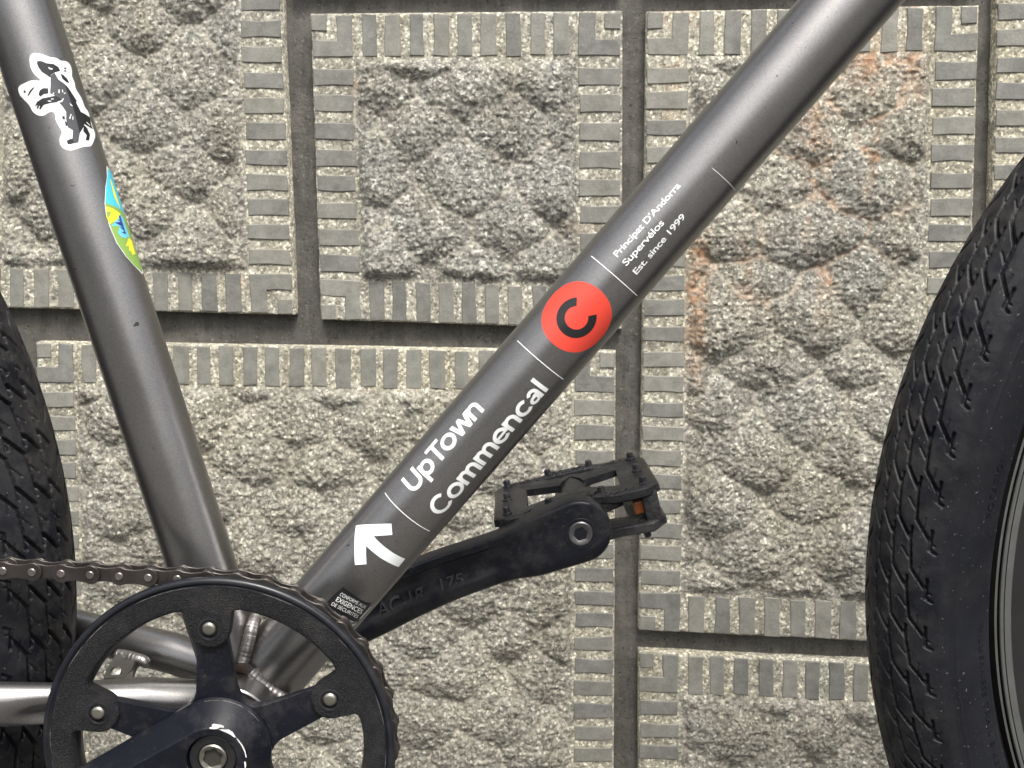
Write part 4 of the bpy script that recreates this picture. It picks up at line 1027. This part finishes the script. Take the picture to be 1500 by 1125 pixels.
stud(HL - 8, Y0 + 4, -1); stud(-HL + 8, Y0 + 4, -1); stud(HL - 8, Y1 - 4, -1)
for e in (-1, 1):
    v, f = rbox(0, 0, 0, 6, 10, 2 * HT - 12, 0.8)
    mk('reflector', [pp_(e * (HL - 9.0) + q.x, Y0 + 10 + q.y, q.z) for q in v], f, M['amber'], pedal, smooth=False)

# --- chain
chain = thing('chain', None, None, (-340, -44, -140), parent=bike)
CR, RR = 75.5, 32.4; CC = np.array([BBX, BBZ]); RC = np.array([RAX, AXZ])
def chain_path():
    d = CC - RC; L = np.linalg.norm(d); base = math.atan2(d[1], d[0]); off = math.acos((RR - CR) / L)
    # upper outer tangent: normal at angle base+off'
    au = base + math.acos((RR - CR) / L) ; al = base - math.acos((RR - CR) / L)
    # normals n with (CC-RC).n = RR-CR ... point = C + r*n
    nu_ = np.array([math.cos(au), math.sin(au)]); nl = np.array([math.cos(al), math.sin(al)])
    # the tangent's normal points so that CC + CR*n and RC + RR*n share it
    return nu_, nl
dvec = CC - RC; Lc = np.linalg.norm(dvec); base = math.atan2(dvec[1], dvec[0]); ph = math.acos((RR - CR) / Lc)
nu_ = np.array([math.cos(base + ph), math.sin(base + ph)]); nl_ = np.array([math.cos(base - ph), math.sin(base - ph)])
au, al = base + ph, base - ph
pts = []
A0 = RC + RR * nu_; A1 = CC + CR * nu_; B0 = CC + CR * nl_; B1 = RC + RR * nl_
Ls = np.linalg.norm(A1 - A0); wrap = (au - al) % (2 * math.pi); Lr = CR * wrap; Lb = np.linalg.norm(B1 - B0); Lw = RR * (2 * math.pi - wrap)
Ltot = Ls + Lr + Lb + Lw; NL = int(round(Ltot / 12.7 / 2)) * 2; pitch = Ltot / NL
def path(s):
    s = s % Ltot
    if s < Ls: return A0 + (A1 - A0) * s / Ls
    s -= Ls
    if s < Lr: a = au - s / CR; return CC + CR * np.array([math.cos(a), math.sin(a)])
    s -= Lr
    if s < Lb: return B0 + (B1 - B0) * s / Lb
    s -= Lb; a = al - s / RR; return RC + RR * np.array([math.cos(a), math.sin(a)])
def plate(y0, y1, rr, waist, L=12.7, n=10):
    loop = []
    for k in range(n + 1): a = math.radians(-125 + 250 * k / n); loop.append((L + rr * math.cos(a), rr * math.sin(a)))
    loop.append((L * .5, waist))
    for k in range(n + 1): a = math.radians(55 + 250 * k / n); loop.append((rr * math.cos(a), rr * math.sin(a)))
    loop.append((L * .5, -waist)); return extrude_loop(loop, y0, y1, 0.22)
def cyl(x, y0, y1, r, n=12, bev=0.3):
    V = []; rows = [(r, y1), (r, y0 + bev), (r - bev, y0), (0.01, y0 - 0.0)]
    for q, y in rows:
        for k in range(n): V.append((x + q * math.cos(2 * math.pi * k / n), y, q * math.sin(2 * math.pi * k / n)))
    return V, grid_faces(len(rows), n, wrap_v=True).tolist()
def tomesh(name, groups):
    V = []; Fc = []; mi = []; mats = []
    for (v, f), m in groups:
        o = len(V); V += [tuple(x) for x in v]; Fc += [[o + i for i in q] for q in f]
        if m not in mats: mats.append(m)
        mi += [mats.index(m)] * len(f)
    me = bpy.data.meshes.new(name); me.from_pydata([tuple(c * MM for c in v) for v in V], [], Fc)
    for m in mats: me.materials.append(m)
    me.polygons.foreach_set('material_index', mi); me.update()
    bm = bmesh.new(); bm.from_mesh(me); bmesh.ops.recalc_face_normals(bm, faces=bm.faces); bm.to_mesh(me); bm.free()
    me.polygons.foreach_set('use_smooth', [True] * len(me.polygons)); me.set_sharp_from_angle(angle=math.radians(38)); return me
outer = tomesh('outer_link', [(plate(-4.0, -2.95, 4.25, 3.0), M['chain']), (plate(2.95, 4.0, 4.25, 3.0), M['chain']), (cyl(0, -4.6, 4.4, 1.85), M['pin']), (cyl(12.7, -4.6, 4.4, 1.85), M['pin'])])
inner = tomesh('inner_link', [(plate(-2.8, -1.75, 4.15, 2.9), M['chain']), (plate(1.75, 2.8, 4.15, 2.9), M['chain']), (cyl(0, -1.7, 1.7, 3.85), M['roller']), (cyl(12.7, -1.7, 1.7, 3.85), M['roller'])])
tgt = P(174.5, 845.4, -48)     # a rear pin of an outer link
s_t = (np.array([tgt.x, tgt.z]) - A0).dot((A1 - A0) / Ls); ph0 = s_t % (2 * pitch)
for k in range(NL):
    s = ph0 + k * pitch; a, b = path(s), path(s + pitch); v = b - a
    o = bpy.data.objects.new('chain_link', outer if k % 2 == 0 else inner); COL.objects.link(o)
    o.parent = chain; o.location = (Vector((a[0], -44.0, a[1])) - WL[chain.name]) * MM
    o.rotation_euler = (0, -math.atan2(v[1], v[0]), 0); o.scale = (np.linalg.norm(v) / 12.7, 1, 1)
TTs = np.linspace(0, 2 * math.pi, 16 * 12, endpoint=False); rt = RR - 3.6 + 5.4 * np.clip(.5 + .75 * np.cos(TTs * 16), 0, 1)
v, f = extrude_loop([(RAX + r * math.cos(t), AXZ + r * math.sin(t)) for r, t in zip(rt, TTs)], -45, -43, 0.2)
fix_normals(mk('sprocket', v, f, M['bolt2'], bike, smooth=False))

# --- wheels
TR_, RHO = 307.0, 31.0
PER = 2 * math.pi * (TR_ + RHO) / 88
def tread_h(a, s):
    """groove depth (mm, positive = cut) at arc position a along the tyre and s across it from the centre line"""
    dep = np.zeros_like(a); side = s < 0; s_ = np.abs(s); aa = np.where(side, a + PER * .5, a) % PER
    segs = []
    # stair grooves that climb from the crown to the shoulder, one step per pitch, with a short spur at each kink
    for s0 in (-1.5, 7.2, 16.0, 25.0):
        wd, dp = (0.70, 3.0) if s0 < 20 else (0.60, 2.4)
        e = 8.9
        segs += [(0, s0, 14.5, s0 + 1.6, wd * .75, dp), (14.5, s0 + 1.6, PER, s0 + e, wd, dp)]
        segs += [(PER, s0 + e, 18.5, s0 + e + 0.2, wd * .8, dp * .8)]
    segs += [(4, 33.9, 5.5, 36.6, 0.6, 1.5), (1, 33.9, 1.8, 36.0, 0.35, 0.9), (0, 33.9, 4, 33.9, 0.7, 1.5), (13, 30.5, 22, 29.6, 0.3, 0.6)]
    segs += [(4, 5.0, 9, 9.0, 0.35, 0.9), (5, 13.0, 9, 16.5, 0.35, 0.9), (5, 21.5, 10, 25.5, 0.35, 0.9)]
    for a0, s0, a1, s1, w_, d_ in segs:
        for sh in (-PER, 0, PER):
            ax, sx = a0 + sh, s0; bx, tx = a1 + sh, s1
            vx, vy = bx - ax, tx - sx; L2 = vx * vx + vy * vy
            t = np.clip(((aa - ax) * vx + (s_ - sx) * vy) / L2, 0, 1)
            d = np.hypot(aa - ax - t * vx, s_ - sx - t * vy)
            dep = np.maximum(dep, d_ * np.clip((w_ + 0.25 - d) / 0.35, 0, 1))
    # step down from tread to sidewall
    return dep
def make_wheel(cx, flip, lo, hi, label):
    wh = thing('wheel', None, None, (cx, 0, AXZ), parent=bike)
    wh['label'] = label
    dth = 0.45 / 338
    th = np.concatenate([np.arange(math.radians(lo), math.radians(hi), dth), np.arange(math.radians(hi), math.radians(lo + 360), 0.02)])
    # s: camera side has y<0. phi positive = towards the camera
    ph1 = np.concatenate([np.arange(-137, -44, 6.0), np.arange(-44, 127, 0.85), [127.0]]) if True else None
    TH_, PH = np.meshgrid(th, np.radians(ph1), indexing='ij')
    sarc = PH * RHO; arc = TH_ * (TR_ + RHO)
    dep = tread_h(arc, sarc) * (np.abs(np.degrees(PH)) < 80)
    dense = (np.degrees(TH_) >= lo) & (np.degrees(TH_) <= hi)
    dep = np.where(dense, dep, 0)
    worn = 0.12 * fbm(arc, sarc, 5, 3, 77)
    side = np.clip((np.abs(np.degrees(PH)) - 74) / 8, 0, 1) * 0.9
    # moulded rings on the sidewall
    pd = np.abs(np.degrees(PH)); rings = 0.25 * np.exp(-((pd - 88) / 1.2) ** 2) + 0.5 * np.clip((pd - 122) / 2, 0, 1)
    rad = RHO - dep - side + rings + worn * (pd < 82)
    rz = np.where(np.cos(PH) < 0, 0.9, 1.0)
    R = TR_ + rad * np.cos(PH) * rz; Yy = -rad * np.sin(PH)
    sg = -1 if flip else 1
    X = cx + sg * R * np.cos(TH_); Z = AXZ + sg * R * np.sin(TH_)
    V = np.stack([X, Yy, Z], axis=-1).reshape(-1, 3)
    wear = np.clip(1.25 - pd / 75, 0.12, 1).ravel()
    ty = mk('tyre', V, grid_faces(len(th), len(ph1), wrap_u=True), M['rubber'], wh, attrs={'wear': wear})
    if flip is not None: ty = ty
    prof = [(293, -12.5), (286.0, -13.4), (284.3, -16.6), (283.3, -16.9), (283.1, -14.2), (282.3, -14.2), (282.1, -16.6), (281.8, -17.0), (281.4, -17.2), (280.2, -17.0), (280.0, -16.5), (279.7, -17.0), (276.8, -16.9), (276.2, -16.2), (275.8, -13.5), (270, -13), (262, -9), (259, 0), (262, 9), (270, 13), (281, 16.5), (288.5, 13.5)]
    sm_ = [1, 1, 0, 0, 1, 1, 1, 0, 0, 0, 1, 1, 1, 1, 1, 1, 1, 1]
    sm_ = [1, 1, 0, 1, 1, 1, 0, 0, 0, 1, 1, 0, 0, 1, 1, 1, 1, 1, 1, 1, 1]
    lathe('rim', prof, (cx, 0, AXZ), None, wh, n=360, mats=[M['silver'], M['rimblack']], seg_mat=sm_, sharp=25)
    lathe('hub', [(0, -58), (7, -58), (9, -40), (24, -33), (24, -30), (12, -24), (12, 24), (24, 30), (24, 33), (9, 40), (7, 58), (0, 58)], (cx, 0, AXZ), M['crank'], wh, n=32)
    sp = []
    for k in range(32):
        a = 2 * math.pi * k / 32 + 0.03; sd_ = 1 if k % 2 else -1; da = 0.9 * (1 if (k // 2) % 2 else -1)
        p0 = Vector((cx + 22 * math.cos(a + da), sd_ * 31, AXZ + 22 * math.sin(a + da))); p1 = Vector((cx + 261 * math.cos(a), sd_ * 2, AXZ + 261 * math.sin(a)))
        d = (p1 - p0).normalized(); n0, b = perp(d); 
        v = [q + n0 * math.cos(t) + b * math.sin(t) for q in (p0, p1) for t in (0, 1.571, 3.142, 4.712)]
        sp.append((v, [(i, (i + 1) % 4, 4 + (i + 1) % 4, 4 + i) for i in range(4)]))
    v, f = merge(sp); o = mk('spokes', v, f, M['bolt2'], wh, smooth=False); o['kind'] = 'stuff'
    return wh
w_r = make_wheel(RAX, False, -22, 36, 'rear wheel at the left edge')
w_f = make_wheel(FAX, True, -52, 22, 'front wheel at the right edge')
# raised words on the front tyre's sidewall
def side_text(txt, ang0, ang1, phi, hgt, parent):
    """text runs round the sidewall, reading upwards on the rear of the front wheel"""
    bm = text_bm(txt, -0.005, 1.25); x0 = min(v.co.x for v in bm.verts); x1 = max(v.co.x for v in bm.verts)
    r = bmesh.ops.extrude_face_region(bm, geom=bm.faces[:]); tops = set(g for g in r['geom'] if isinstance(g, bmesh.types.BMVert)); V = []; idx = {}
    for i, v in enumerate(bm.verts):
        s = (v.co.x - x0) / (x1 - x0); a = math.radians(ang0 + (ang1 - ang0) * s); p_ = math.radians(phi) - (v.co.y / CAP) * hgt / RHO * 1.0
        rad = RHO - 0.9 + (0.28 if v in tops else -0.3); rz = 0.9
        R = TR_ + rad * math.cos(p_) * rz; V.append((FAX + R * math.cos(a), -rad * math.sin(p_), AXZ + R * math.sin(a))); idx[v] = i
    Fc = [[idx[v] for v in f.verts] for f in bm.faces]; bm.free()
    fix_normals(mk('raised_lettering', V, Fc, M['rubber'], parent, smooth=False))
def ang_at(px, py): 
    q = P(px, py, -27); return math.degrees(math.atan2(q.z - AXZ, q.x - FAX)) % 360
side_text('ROTATION', ang_at(1443, 757), ang_at(1465, 664), 116, 4.0, w_f)
side_text('WILDERNESS TRAIL BIKES', ang_at(1430, 910), ang_at(1441, 1135), 113, -3.4, w_f)

#print('TRIS', sum(sum(len(p.vertices) - 2 for p in me.polygons) if len(me.polygons) < 5000 else 2 * len(me.polygons) for me in bpy.data.meshes))
